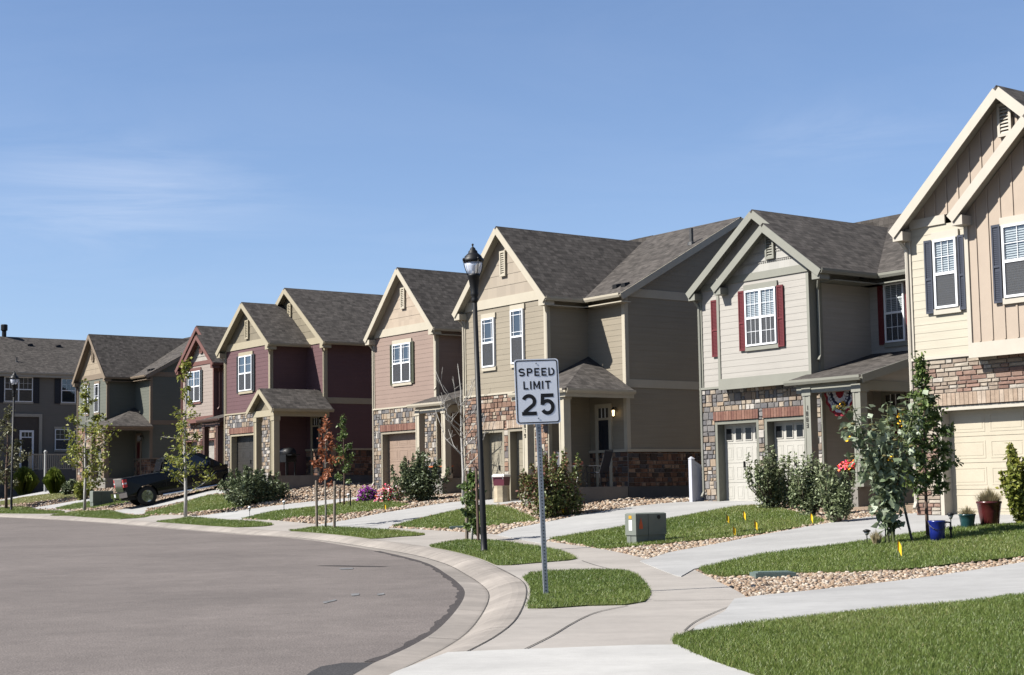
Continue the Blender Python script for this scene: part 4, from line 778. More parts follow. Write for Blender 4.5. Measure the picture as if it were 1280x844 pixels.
# river rock beds: one stone = a small faceted pebble
def pebbles():
    ico=[];t=(1+5**.5)/2
    for a,b,c in ((-1,t,0),(1,t,0),(-1,-t,0),(1,-t,0),(0,-1,t),(0,1,t),(0,-1,-t),(0,1,-t),(t,0,-1),(t,0,1),(-t,0,-1),(-t,0,1)): ico.append((a,b,c))
    ico=np.array(ico)/np.linalg.norm(ico[0]); fc=np.array([(0,11,5),(0,5,1),(0,1,7),(0,7,10),(0,10,11),(1,5,9),(5,11,4),(11,10,2),(10,7,6),(7,1,8),(3,9,4),(3,4,2),(3,2,6),(3,6,8),(3,8,9),(4,9,5),(2,4,11),(6,2,10),(8,6,7),(9,8,1)])
    Vs=[];Fs=[];Ts=[];nb=0; holes=[px(pl) for pl,_ in LAWNS]+[px(d) for d in DR]; yd=np.array(yard); tot=0
    for y0,y1 in ((16,20),(20,25),(25,31),(31,38),(38,47),(47,58),(58,72),(72,96)):
        Ym=(y0+y1)/2; r0=float(np.clip(.021*Ym/22,.022,.042)); n=int((y1-y0)*Ym*.80/(4*r0*r0)*(1.05 if Ym<50 else .55)); Y=RG.uniform(y0,y1,n); X=RG.uniform(-.36,.44,n)*Y; k=inpoly(X,Y,yard)
        a_=X*E1[0]+Y*E1[1]; b_=X*E2[0]+Y*E2[1]
        for h in holes: k&=~inpoly(X,Y,h)
        for hx,hy,hz in HOUSES.values(): ha=hx*E1[0]+hy*E1[1]; hb=hx*E2[0]+hy*E2[1]; k&=~((a_>ha-5.2)&(a_<ha+7.)&(b_>hb+1.6)); k&=~((a_>ha-.1)&(a_<ha+6.4)&(b_>hb-.05)); k&=~((a_>ha+4.4)&(a_<ha+6.4)&(b_>hb-1.1))
        X=X[k];Y=Y[k]; n=len(X); tot+=n
        if n==0: continue
        z=T(X,Y)-.03; r=r0*RG.uniform(.7,1.6,n); S=np.stack([r*RG.uniform(.8,1.3,n),r*RG.uniform(.8,1.3,n),r*RG.uniform(.55,.9,n)],1); a=RG.uniform(0,6.28,n); base=ico[None]*S[:,None]*RG.uniform(.82,1.15,(n,12,1)); c,s=np.cos(a)[:,None],np.sin(a)[:,None]
        V=np.stack([base[...,0]*c-base[...,1]*s+X[:,None],base[...,0]*s+base[...,1]*c+Y[:,None],base[...,2]+(z+S[:,2]*RG.uniform(.1,.9,n))[:,None]],-1).reshape(-1,3)
        F=(nb+np.arange(n)[:,None,None]*12+fc[None]).reshape(-1,3); nb+=n*12; Vs.append(V);Fs.append(F);Ts.append(np.repeat(RG.random(n),20))
    m=stone_mat('river_rock',[lin(c) for c in ((196,168,142),(216,194,168),(172,146,124),(226,210,190),(204,174,146),(156,138,124),(234,220,202),(188,162,136))])
    o=nmesh('river_rock',np.concatenate(Vs),np.concatenate(Fs),m,None,np.concatenate(Ts),smooth=True); tag(o,'tan and pink river rock mulch in beds beside the driveways','rock mulch',kind='stuff'); print('pebbles',nb//12)
pebbles()
from mathutils.geometry import tessellate_polygon
# ------------------------------------------------------------------ plants
def leafcloud(name,C,size,mat,parent=None,tone=None,up=.35,jit=.35,aspect=.55,droop=0.):
    C=np.asarray(C,float); n=len(C); N=RG.normal(size=(n,3)); N[:,2]+=up*2; N/=np.linalg.norm(N,axis=1)[:,None]
    A_=RG.normal(size=(n,3)); A_[:,2]-=droop*2; A_-=N*(A_*N).sum(1)[:,None]; A_/=np.linalg.norm(A_,axis=1)[:,None]+1e-9; B_=np.cross(N,A_)
    L=size*RG.uniform(1-jit,1+jit,n)[:,None]; W=L*aspect*RG.uniform(.8,1.2,n)[:,None]; f=L*.12
    V=np.stack([C,C+A_*L*.45+B_*W*.5+N*f,C+A_*L,C+A_*L*.45-B_*W*.5+N*f],1).reshape(-1,3); F=np.arange(n*4).reshape(n,4)
    F=np.concatenate([F[:,[0,1,2]],F[:,[0,2,3]]]); t=np.clip(RG.beta(2,2,n) if tone is None else tone,0,1)
    return nmesh(name,V,F,mat,parent,np.r_[t,t],smooth=True)
BARK=painted('grey_bark',(.34,.31,.27),.9,.25,.6,sc=9.); BARKW=painted('pale_bark',(.72,.69,.64),.85,.2,.4,sc=9.); BARKD=painted('brown_bark',(.20,.13,.10),.9,.2,.5,sc=9.); WOOD=painted('stake_wood',(.34,.28,.22),.9,.25,.4,sc=7.); TWIG=painted('twig',(.16,.12,.085),.9,.2,.3)
LG=leaf_mat('leaves_green',[(.035,.06,.018),(.07,.115,.03),(.13,.18,.05),(.2,.24,.07)],.3); LY=leaf_mat('leaves_yellow_green',[(.07,.09,.015),(.15,.18,.03),(.26,.27,.05),(.34,.30,.07)],.35); LR=leaf_mat('leaves_rust',[(.14,.04,.018),(.27,.085,.035),(.40,.16,.07)],.3); LDK=leaf_mat('leaves_dark_shrub',[(.03,.04,.02),(.075,.10,.045),(.15,.185,.09),(.25,.28,.16)],.2); LRG=leaf_mat('leaves_mixed_shrub',[(.20,.05,.04),(.19,.075,.05),(.10,.09,.035),(.10,.14,.04),(.17,.2,.06),(.30,.28,.10)],.25); LSF=leaf_mat('leaves_sunflower',[(.07,.10,.05),(.14,.18,.10),(.26,.31,.2),(.38,.42,.32)],.3); LGG=leaf_mat('leaves_grey_green',[(.05,.065,.03),(.12,.15,.07),(.22,.26,.13),(.36,.39,.24)],.25); LOL=leaf_mat('leaves_olive',[(.06,.065,.03),(.11,.11,.05),(.17,.16,.075)],.25); DRYG=leaf_mat('dry_grass',[(.26,.21,.12),(.36,.30,.18),(.22,.2,.10)],.3); FGR=leaf_mat('fountain_grass',[(.09,.13,.02),(.17,.22,.03),(.25,.29,.06)],.35)
def tree(name,label,bx,by,topy,crown0y,halfw_px,nleaf,lsize,lm,bark,seed,group=None,r0=.05,lean=0.,prof=None,limbs=16,cat='tree',up=.3,dense=.5,droop=.3):
    r=np.random.default_rng(seed); g=G(bx,by); k=FPX/g[1]; H=(by-topy)/k; c0=(by-crown0y)/k; W=halfw_px/k; prof=prof or (lambda t: math.sin(math.pi*min(1,max(0,t*.88+.12)))**.7)
    root=thing(name,label,cat,tuple(g),0,group); tr=MB(); n=7; sw=r.normal(0,.03,(n,2))*H*.25; sw[0]=0; pts=[(sw[i,0]*.5+lean*H*i/(n-1),sw[i,1]*.5,H*i/(n-1)*.97-.05*(i==0)) for i in range(n)]; tr.tube(pts,[r0*(1-.85*i/(n-1)) for i in range(n)],7); t_o=tr.build('trunk',bark,root,smooth=True)
    P=np.array(pts); lm_=MB(); C=[]; lm_.tube(pts,[r0*(.7-.6*i/(n-1)) for i in range(n)],5)
    def pt(z): 
        i=min(n-2,max(0,int(z/H*(n-1)))); f=np.clip((z-P[i,2])/(P[i+1,2]-P[i,2]),0,1); return P[i]*(1-f)+P[i+1]*f
    for i in range(limbs):
        t=(i+r.uniform(.1,.9))/limbs; z=c0+(H-c0)*t*.96; L=W*prof(t)*r.uniform(.65,1.08); a=i*2.4+r.uniform(-.5,.5); el=r.uniform(.25,.9)
        s=pt(max(c0*.7,z-L*el*.5)); d=np.array([math.cos(a),math.sin(a),el]); e=s+d/np.hypot(1,0)*L; m=s*.45+e*.55+np.array([0,0,-.06*L]); lm_.tube([s,m,e],[r0*.3,r0*.2,r0*.06],5)
        for q in range(3):
            b=s+(e-s)*r.uniform(.35,.95); e2=b+np.array([r.normal(),r.normal(),r.uniform(-.1,.6)])*L*.33; lm_.tube([b,e2],[r0*.12,r0*.04],4); m_=int(nleaf/limbs/4*max(.3,prof(t))); u=r.random(m_)[:,None]; C.append(b+(e2-b)*u+r.normal(0,1,(m_,3))*L*.11*dense*2)
        m_=int(nleaf/limbs/4*max(.3,prof(t))); u=r.uniform(.3,1.02,m_)[:,None]; C.append(s+(e-s)*u+r.normal(0,1,(m_,3))*L*.11*dense*2)
    tp=pt(H*.98); C.append(tp+r.normal(0,1,(int(nleaf*.05),3))*np.array([.08,.08,.2])*W); lm_.build('limbs',bark,root,smooth=True)
    leafcloud('crown',np.concatenate(C),lsize,lm,root,up=up,droop=droop); return root
def shrub(name,label,x0,x1,ytop,ybot,nleaf,lsize,lm,seed,group=None,lobes=7,shoots=0,cat='shrub',depth=.8,base=None,zoff=0.):
    r=np.random.default_rng(seed); xm=(x0+x1)/2; g=np.array(base) if base is not None else G(xm,ybot); k=FPX/g[1]; W=(x1-x0)/k; H=(ybot-ytop)/k; root=thing(name,label,cat,tuple(g),0,group); C=[];T_=[]; st=MB()
    for i in range(lobes):
        a=r.uniform(0,6.28); rr=r.uniform(0,.38); c=np.array([math.cos(a)*rr*W,math.sin(a)*rr*W*depth,H*r.uniform(.2,.55)]); R=np.array([W*r.uniform(.13,.25),W*depth*r.uniform(.13,.25),H*r.uniform(.22,.36)])
        m=nleaf//lobes; v=r.normal(size=(m,3)); v/=np.linalg.norm(v,axis=1)[:,None]; v*=(r.random(m)**.45)[:,None]; C.append(c+v*R); T_.append(np.clip(r.beta(2,2,m)*.8+r.uniform(-.1,.25),0,1))
        for q in range(4): e=c+r.normal(0,.4,3)*R; st.tube([(c[0]*.25,c[1]*.25,-.03),c*.5+r.normal(0,.03,3),e],[.014,.01,.004],4)
    for i in range(shoots):
        a=r.uniform(0,6.28); rr=r.uniform(.05,.42); b=np.array([math.cos(a)*rr*W,math.sin(a)*rr*W*depth,H*.4]); e=b*1.15; e[2]=H*r.uniform(.8,1.25)*(1-.45*rr); st.tube([b*.3,b,e],[.012,.008,.003],4); m=int(nleaf*.4/shoots); u=r.random(m)[:,None]; C.append(b+(e-b)*u**.8+r.normal(0,.045,(m,3))*(1.15-u)); T_.append(r.beta(2,2,m))
    c=np.concatenate(C); t=np.concatenate(T_); k_=c[:,2]>.0; st.build('stems',TWIG,root); leafcloud('foliage',c[k_],lsize,lm,root,t[k_],up=.2); return root
def blade_clump(name,label,x0,x1,ytop,ybot,n,mat,seed,group=None,base=None,cat='grass clump',w=.012,parent=None,dome=True):
    r=np.random.default_rng(seed); g=np.array(base) if base is not None else G((x0+x1)/2,ybot); k=FPX/g[1]; W=(x1-x0)/k/2; H=(ybot-ytop)/k
    a=r.uniform(0,6.28,n); q=r.random(n)**.7; l=r.uniform(.7,1.05,n); b=np.c_[np.cos(a)*q*W*.35,np.sin(a)*q*W*.35,np.zeros(n)]; e=np.c_[np.cos(a)*q*W*l*1.0,np.sin(a)*q*W*l*1.0,H*l*(1-.35*q)]; m=b*.55+e*.45; m[:,2]=e[:,2]*.62
    if dome: e[:,2]=H*l*(1.-.55*q*q); m=b*.45+e*.5; m[:,2]=H*l*(.86-.18*q)
    s=np.c_[-np.sin(a),np.cos(a),np.zeros(n)]*w; V=np.stack([b-s,b+s,m+s*.8,e,m-s*.8],1).reshape(-1,3); F=np.arange(n*5).reshape(n,5); o=nmesh(name,V,F,mat,parent,r.random(n)); 
    if parent is None: o.location=tuple(g); tag(o,label,cat,group)
    return o
# street trees
tree('young_tree','slender young tree with pale trunk and yellow green leaves in front of the truck',232,646,452,610,36,1500,.15,LY,BARKW,3,'young street trees',r0=.075,limbs=20,prof=lambda t: 1.0*max(0,1-t)**.95+.10)
tree('young_tree','bushy yellow green young tree on the parkway before the grey green house',106,639,488,612,38,2100,.16,LY,BARKW,5,'young street trees',r0=.075,limbs=18)
tree('young_tree','thin olive leaved tree at the left edge beside a street lamp',8,636,515,612,28,2300,.15,LOL,BARKD,8,'young street trees',r0=.085,limbs=14)
tree('sapling','dead sapling with rust red leaves between two wooden stakes',407,660,526,608,17,850,.11,LR,BARK,11,'staked saplings',r0=.035,limbs=14,lean=0.)
tree('sapling','narrow green sapling on the lawn in front of the maroon house',430,632,522,604,15,1100,.11,LG,BARKD,12,'staked saplings',r0=.035,limbs=14)
tree('sapling','small leafy sapling behind the street lamp pole',590,677,594,668,16,1500,.11,LG,BARKW,13,'staked saplings',r0=.03,limbs=12,prof=lambda t:.8)
tree('ornamental_tree','upright green ornamental tree in front of the cream garage wall',1160,673,452,616,36,5200,.085,LG,BARKD,14,r0=.034,limbs=30,prof=lambda t: math.sin(math.pi*min(1,t*.75+.25))**.9*1.0)
def bare_tree():
    r=np.random.default_rng(4); g=G(579,628); k=FPX/g[1]; H=(628-455)/k; root=thing('bare_tree','leafless pale grey young tree in front of the tan house garage','tree',tuple(g)); t=MB(); t.tube([(0,0,-.05),(.02,0,H*.2),(-.03,.02,H*.5),(-.02,0,H*.8),(-.12,0,H)],[.06,.05,.035,.02,.006],7); t.build('trunk',BARKW,root,True); l=MB()
    for i in range(16):
        z=H*r.uniform(.18,.72); a=r.uniform(0,6.28); L=H*r.uniform(.16,.34)*(1-.4*z/H); s=np.array([-.02,.0,z]); m=s+np.array([math.cos(a)*L*.5,math.sin(a)*L*.5,L*.45]); e=m+np.array([math.cos(a)*L*.3,math.sin(a)*L*.3,L*.75]); l.tube([s,m,e],[.02,.013,.004],5)
        for q in range(3): b=s+(m-s)*r.uniform(.5,1) if q<1 else m+(e-m)*r.uniform(0,.7); e2=b+np.array([r.normal()*.35,r.normal()*.35,r.uniform(.3,1)])*L*.5; l.tube([b,e2],[.009,.003],4)
    l.build('limbs',BARKW,root,True)
bare_tree()
def stake(px_,yb,yt,label,w=.045,m=WOOD,group='tree stakes'):
    g=G(px_,yb); k=FPX/g[1]; H=(yb-yt)/k; mb=MB(); mb.lathe([(.001,-.2),(w*.8,-.1),(w*.9,0),(w*.85,H*.97),(w*.7,H),(.001,H)],8); mb.lathe([(w*1.15,H*.82),(w*1.2,H*.83),(w*1.2,H*.86),(w*1.15,H*.87)],8); o=mb.build('tree_stake',m); o.location=tuple(g); o.rotation_euler=(0,.015*rnd.uniform(-1,1),0); tag(o,label,'stake',group)
stake(396,660,601,'pale wooden stake left of the rust red sapling'); stake(418,661,602,'dark wooden stake right of the rust red sapling')
stake(583.5,676,596,'grey stake left of the small sapling by the street lamp'); stake(598,678,588,'brown stake between the small sapling and the lamp pole',.035,BARKD); stake(425,631,610,'short dark stake left of the narrow green sapling',.03,METAL); stake(438,633,612,'short dark stake right of the narrow green sapling',.03,METAL)
# shrubs
shrub('shrub','wide dark green shrub in front of the maroon house porch',266,366,588,629,6500,.11,LDK,21,lobes=13,shoots=24,depth=.55)
shrub('shrub','dense dark shrub beside the pinkish garage door',487,566,572,626,6500,.10,LDK,22,lobes=13,shoots=26,depth=.6)
shrub('shrub','red and green leaved shrub in front of the tan house porch',648,742,574,646,7000,.095,LRG,23,lobes=13,shoots=34,depth=.7)
shrub('shrub','tall grey green shrub in front of the two garage doors',930,1002,570,637,5600,.075,LGG,24,lobes=12,shoots=46,depth=.6)
shrub('shrub','rounded grey green shrub between garage post and flower pot',984,1044,578,645,4600,.075,LGG,25,lobes=11,shoots=34,depth=.7)
shrub('shrub','low green shrub beside the path below the porch',1024,1070,592,653,3600,.075,LGG,26,lobes=9,shoots=20,depth=.8)
shrub('shrub','yellow green shrub at the right edge in front of the cream garage',1252,1304,556,656,3000,.085,LY,27,lobes=8,shoots=12)
shrub('shrub','dark green shrub behind the left pad box',74,97,592,618,1100,.15,LDK,28,lobes=6); shrub('shrub','yellowish shrub left of the grey green porch',93,121,588,624,1600,.15,LY,29,lobes=7)
blade_clump('fountain_grass','left mound of bright green fountain grass by the railed porch',11,49,583,619,2600,FGR,31,'fountain grasses',w=.03); blade_clump('fountain_grass','right mound of bright green fountain grass behind the tall grey pole',53,82,584,617,2400,FGR,32,'fountain grasses',w=.03)
blade_clump('dry_clump','small dry plant clump beside the path light',1086,1106,660,682,170,DRYG,33,w=.006,dome=False)
FL=lambda nm,cs: leaf_mat(nm,[tuple(v*1.6 for v in lin(c)) for c in cs],.2)
def flowerbed(label,x0,x1,yt,yb,fm,seed,n=520):
    g=G((x0+x1)/2,yb); k=FPX/g[1]; r=np.random.default_rng(seed); W=(x1-x0)/k/2;H=(yb-yt)/k; root=thing('flower_clump',label,'flowers',tuple(g),0,'flowers by the pinkish garage'); v=r.normal(size=(900,3)); v/=np.linalg.norm(v,axis=1)[:,None]; v[:,2]=abs(v[:,2]); v*=RG.uniform(.75,1.12,(900,1)); q=v*np.array([W,W*.6,H*.85])*r.uniform(.6,1,900)[:,None]; leafcloud('foliage',q,.08,LG,root); f=v[:n]*np.array([W*1.03,W*.62,H*.95])*r.uniform(.9,1.05,n)[:,None]; leafcloud('blossoms',f,.062,fm,root,r.random(n),up=.6,aspect=1.,jit=.2)
flowerbed('mound of purple petunias left of the mixed flowers',447,474,608,626,FL('purple_blossom',((110,20,120),(150,40,160),(95,15,100))),41); flowerbed('mixed white, red and purple flowers below the pinkish garage door',470,504,606,627,FL('mixed_blossom',((230,230,225),(215,40,60),(240,235,230),(120,30,130),(210,60,70),(90,110,40))),42)
def sunflowers():
    g=G(1112,681); k=FPX/g[1]; r=np.random.default_rng(9); root=thing('sunflower_plant','tall drooping sunflower plants with grey green leaves, staked on the lawn','sunflowers',tuple(g)); st=MB(); C=[];HD=[]
    for i in range(9):
        H=(681-r.uniform(496,575))/k; dx=r.uniform(-.75,.62); b=np.array([r.uniform(-.14,.14),r.uniform(-.12,.12),-.03]); m=np.array([dx*.3,r.uniform(-.2,.2),H*.55]); e=np.array([dx,r.uniform(-.3,.3),H]); t=e+np.array([np.sign(dx)*.16,-.05,-.08]); st.tube([b,m,e,t],[.016,.013,.008,.005],5)
        for j in range(74):
            u=r.uniform(.06,1)**.7; p=(b*(1-u)**2+2*m*u*(1-u)+e*u*u); a=r.uniform(0,6.28); l=r.uniform(.06,.26)*(.5+.7*u); q=p+np.array([math.cos(a)*l,math.sin(a)*l,.03]); st.tube([p,q],[.005,.003],4); C.append(q)
            if r.random()<.5: C.append(q+r.normal(0,.06,3))
        HD.append(t)
        for j in range(3): HD.append(e*r.uniform(.75,1.)+np.array([r.uniform(-.25,.25),r.uniform(-.2,.1),0]))
    st.build('stalks',painted('green_stalk',(.22,.25,.11),.8,.2,.2),root); leafcloud('leaves',C,.125,LSF,root,up=.15,droop=.7,aspect=.7,jit=.55); PE=FL('sunflower_petals',((225,160,20),(240,190,40),(190,130,30))); SEEDM=painted('seed_head',(.20,.17,.06),.9,.3,.3,sc=20.)
    pc=[]
    for h in HD:
        if r.random()<.7: hb=MB(); hb.lathe([(.001,-.025),(.04,-.015),(.045,.0),(.03,.015),(.001,.02)],8,h); hb.build('seed_head',SEEDM,root,True)
        if r.random()<.2:
            for q in range(9): pc.append(h+np.array([math.cos(q*.57)*.04,-.02,math.sin(q*.57)*.04]))
    o=leafcloud('petals',pc,.038,PE,root,up=0); o['kind']='stuff'
    s=MB(); s.tube([(.42,.1,-.05),(.12,.05,1.45)],.022,7); s.build('support_stake',GREYPIPE,root)
sunflowers()
# ------------------------------------------------------------------ street furniture
def arc(cx,cy,rx,ry,a0,a1,n=12): return [(cx+rx*math.cos(math.radians(a0+(a1-a0)*i/n)),cy+ry*math.sin(math.radians(a0+(a1-a0)*i/n))) for i in range(n+1)]
def glyph(ch,w,h,t):
    "centre-line strokes of a sign letter"
    i=t/2; x0,x1,y0,y1=i,w-i,i,h-i; xm=w/2; ym=h/2
    if ch=='S': r=(y1-y0)/4; return [arc(xm,y1-r,(x1-x0)/2,r,25,180,10)+arc(xm,y1-r,(x1-x0)/2,r,180,270,6)[1:]+arc(xm,y0+r,(x1-x0)/2,r,90,0,6)[1:]+arc(xm,y0+r,(x1-x0)/2,r,0,-155,10)[1:]]
    if ch=='P': q=(y1-ym)/2*1.06; return [[(x0,0),(x0,h)],[(x0,y1),(x1-q,y1)]+arc(x1-q,y1-q,q,q,90,-90,10)+[(x0,y1-2*q)]]
    if ch=='E': return [[(x0,0),(x0,h)],[(x0,y1),(w,y1)],[(x0,ym),(w*.88,ym)],[(x0,y0),(w,y0)]]
    if ch=='D': q=(x1-x0)*.62; return [[(x0,0),(x0,h)],[(x0,y1),(x1-q,y1)]+arc(x1-q,y1-q,q,q,90,0,8)+arc(x1-q,y0+q,q,q,0,-90,8)+[(x0,y0)]]
    if ch=='L': return [[(x0,0),(x0,h)],[(x0,y0),(w,y0)]]
    if ch=='I': return [[(xm,0),(xm,h)]]
    if ch=='M': return [[(x0,0),(x0,h)],[(x0,h*.97),(xm,h*.22),(x1,h*.97)],[(x1,0),(x1,h)]]
    if ch=='T': return [[(xm,0),(xm,h)],[(0,y1),(w,y1)]]
    if ch=='2': r=(x1-x0)/2; ry=h*.26; return [arc(xm,y1-ry,r,ry,160,-38,14)+[(x0+t*.15,y0+t*.35)],[(0,y0),(w,y0)]]
    if ch=='5': r=(x1-x0)/2; ry=h*.285; return [[(w*.95,y1),(x0+t*.25,y1)],[(x0+t*.3,h),(x0+t*.12,h*.47)],[(x0+t*.12,h*.5)]+arc(xm,y0+ry,r,ry,135,-150,18)]
def ribbon(mb,P,pts,t,d):
    pts=[np.array(p) for p in pts]; L=[];Rr=[]
    for i,p in enumerate(pts):
        a=pts[i]-pts[i-1] if i>0 else pts[1]-pts[0]; b=pts[i+1]-pts[i] if i<len(pts)-1 else a; a=a/np.linalg.norm(a); b=b/np.linalg.norm(b); m=a+b; m=m/max(np.linalg.norm(m),.3); nn=np.array([-m[1],m[0]]); k=t/2/max(.6,(m@a)); L.append(p+nn*k); Rr.append(p-nn*k)
    for i in range(len(pts)-1): mb.face([P(*Rr[i],d),P(*Rr[i+1],d),P(*L[i+1],d),P(*L[i],d)])
def speed_sign():
    g=G(683,744.5); k=FPX/g[1]; psi=math.radians(9); root=thing('speed_limit_sign','white speed limit 25 sign on a perforated steel post in the parkway grass','road sign',tuple(g),psi); root.rotation_euler=(0,-.027,psi)
    H=(744.5-450.5)/k; w=.555;h=(532-450.5)/k; z0=H-h; STEEL=painted('galvanised_steel',(.62,.66,.71),.45,.12,.1,.6,sc=8.); BLK=painted('sign_black',(.02,.02,.022),.5,.05,0); WHT=painted('sign_white',(1.7,1.76,1.86),.5,.02,0,spec=.3)
    p=MB(); s=.028; zz=-.1
    p.box(-s,s,.004,.06,-.15,H-.02); p.build('sign_post',STEEL,root); ho=MB(); z=.06
    while z<z0-.02: ho.tube([(0,.0035,z),(0,.0032,z)],.0085,8); z+=.0405
    o=ho.build('post_holes',BLK,root)
    P=lambda x,y,d:(x-w/2,-.006-d,z0+y)
    def rr(x0,x1,y0,y1,r): return arc(x1-r,y1-r,r,r,0,90,6)+arc(x0+r,y1-r,r,r,90,180,6)+arc(x0+r,y0+r,r,r,180,270,6)+arc(x1-r,y0+r,r,r,270,360,6)
    b=MB(); o_=rr(0,w,0,h,.04); b.face([P(x,y,0) for x,y in o_]); b.face([P(x,y,-.004) for x,y in o_][::-1])
    for i in range(len(o_)): j=(i+1)%len(o_); b.face([P(*o_[i],0),P(*o_[i],-.004),P(*o_[j],-.004),P(*o_[j],0)])
    pn=b.build('sign_panel',WHT,root); q=MB(); a_=rr(.013,w-.013,.013,h-.013,.035); c_=rr(.026,w-.026,.026,h-.026,.025)
    for i in range(len(a_)): j=(i+1)%len(a_); q.face([P(*a_[i],.0012),P(*a_[j],.0012),P(*c_[j],.0012),P(*c_[i],.0012)])
    q.build('sign_border',BLK,pn)
    def word(txt,cx,y,hh,ws,gap,t):
        W=sum(ws)+gap*(len(txt)-1); x=cx-W/2
        for ch,ww in zip(txt,ws):
            mb=MB()
            for n_,s_ in enumerate(glyph(ch,ww,hh,t)): ribbon(mb,lambda a,b_,d,x=x: P(x+a,y+b_,d),s_,t,.0012+.0003*n_)
            mb.build('letter' if ch.isalpha() else 'numeral',BLK,pn); x+=ww+gap
    kx=w/53.6; ky=h/81.5; fy=lambda y: h-(y-56)/712*h
    word('SPEED',w*.50,fy(243),fy(155)-fy(243),[.081,.072,.066,.066,.078],.022,.019); word('LIMIT',w*.50,fy(388),fy(298)-fy(388),[.062,.018,.086,.018,.072],.022,.019); word('25',w*.505,fy(672),fy(438)-fy(672),[.185,.182],.045,.046)
    for z in (.93,.085):
        m=MB(); m.tube([P(w/2,h*z,.002),P(w/2,h*z,.0035)],.010,6); m.build('bolt',STEEL,pn)
speed_sign()
LAMPG=None
def lamp_glass():
    t=NT('lantern_glass'); t.b.inputs['Base Color'].default_value=(.62,.64,.70,1); t.rough(.15); tr=t.new('ShaderNodeBsdfTransparent'); mx=t.new('ShaderNodeMixShader'); mx.inputs[0].default_value=.55; t.lk(tr.outputs[0],mx.inputs[1]); t.lk(t.b.outputs[0],mx.inputs[2]); t.lk(mx.outputs[0],t.n['Material Output'].inputs[0]); return t.mat
LAMPG=lamp_glass()
def street_lamp(bx,by,ty,label,lean):
    g=G(bx,by); k=FPX/g[1]; H=(by-ty)/k; s=H/6.03 if bx>300 else 1.15; root=thing('street_lamp',label,'street lamp',tuple(g),0,'black lantern street lamps'); root.rotation_euler=(0,lean,0); z=lambda v: H-(6.03-v)*s
    p=MB(); p.lathe([(.075,-.1),(.075,.05),(.066,.06),(.061,.4),(.046,z(4.9))],14); p.build('pole',METAL,root,True)
    c=MB(); c.lathe([(v*s,z(q)) for v,q in ((.05,4.86),(.062,4.88),(.066,4.93),(.056,4.96),(.075,5.0),(.078,5.04),(.07,5.07),(.09,5.2),(.115,5.36),(.128,5.38),(.128,5.42))],14); c.build('lantern_base',METAL,root,True)
    gl=MB(); gl.lathe([(v*s,z(q)) for v,q in ((.118,5.42),(.15,5.5),(.17,5.58),(.172,5.66))],16); go=gl.build('lantern_glass',LAMPG,root,True); b=MB(); b.lathe([(.028,z(5.42)),(.03,z(5.6)),(.001,z(5.62))],8); b.build('lamp_tube',VINYL,go)
    q=MB()
    q.lathe([(v*s,z(w_)) for v,w_ in ((.001,5.655),(.2,5.66),(.206,5.68),(.206,5.72),(.175,5.75),(.165,5.78),(.13,5.81),(.095,5.84),(.085,5.88),(.06,5.9),(.045,5.94),(.018,5.96),(.012,5.98),(.022,6.0),(.02,6.02),(.001,6.03))],16); q.build('lantern_cap',METAL,root,True)
    for i in range(4):
        a=i*math.pi/2+.5; r=MB(); f=lambda rad,zz:(math.cos(a)*rad*s,math.sin(a)*rad*s,z(zz)); r.tube([f(.13,5.4),f(.175,5.5),f(.205,5.6),f(.212,5.7)],.009*s,6); r.lathe([(.001,-.03*s),(.022*s,-.01*s),(.022*s,.02*s),(.001,.04*s)],6,f(.215,5.7)); r.build('lantern_rib',METAL,root,True)
street_lamp(605.5,691,303,'black lantern street lamp on the parkway lawn left of the speed sign',-.0235)
street_lamp(14,638,464,'black lantern street lamp at the far left kerb',.012)
PADG=painted('pad_box_green',(.30,.325,.28),.55,.08,.05); PADL=PADG
def pad_box(x0,x1,yt,yb,label,stick):
    g=G(x0+1,yb-3); k=FPX/g[1]; H=(yb-yt-1)/k; root=thing('utility_box',label,'utility box',tuple(g),math.atan2(E1[1],E1[0]),'green pad mounted utility boxes')
    W=(x1-x0)*.23/k/.60; L=(x1-x0)*.76/k/.80
    b=MB(); b.box(0,W,0,L,H*.3,H*.97); b.hexa([(0,0,H*.97),(W,0,H*.97),(W,L,H*.97),(0,L,H*.97),(.03,.03,H),(W-.03,.03,H),(W-.03,L-.03,H),(.03,L-.03,H)]); b.build('cabinet',PADG,root); c=MB(); c.box(.02,W-.02,.02,L*.42,-.1,H*.297); c.box(.02,W-.02,L*.42+.01,L-.02,-.1,H*.297); c.build('cabinet_base',PADG,root)
    s=MB(); s.box(W,W+.004,L*.4,L*.405,H*.3,H*.97,0); s.box(W*.48,W*.5,-.004,0,H*.0,H*.3); s.build('seam',METAL,root)
    if stick:
        m=MB(); m.box(W*.35,W*.62,-.004,0,H*.82,H*.92); m.build('yellow_label',painted('label_yellow',(.9,.5,.03),.5,.1,0),root); m=MB(); m.box(W*.35,W*.65,-.004,0,H*.45,H*.78); m.build('white_label',painted('label_white',(1.2,1.2,1.15),.5,.05,0),root)
        m=MB(); y=L*.16; m.face([(W+.004,y-.05,H*.5),(W+.004,y+.05,H*.5),(W+.004,y+.045,H*.62),(W+.004,y,H*.85),(W+.004,y-.045,H*.62)]); m.build('orange_marker',painted('marker_orange',(1.2,.2,.06),.6,.05,0),root); m=MB(); m.tube([(W,L*.75,H*.86),(W+.012,L*.75,H*.86)],.04,10); m.build('lock',METAL,root)
    return root
pad_box(781,834,644,684,'green utility box with orange marker on rock beside the near lawn',True); pad_box(111,139,616,637,'grey green utility box by the leftmost driveway behind a young tree',False)
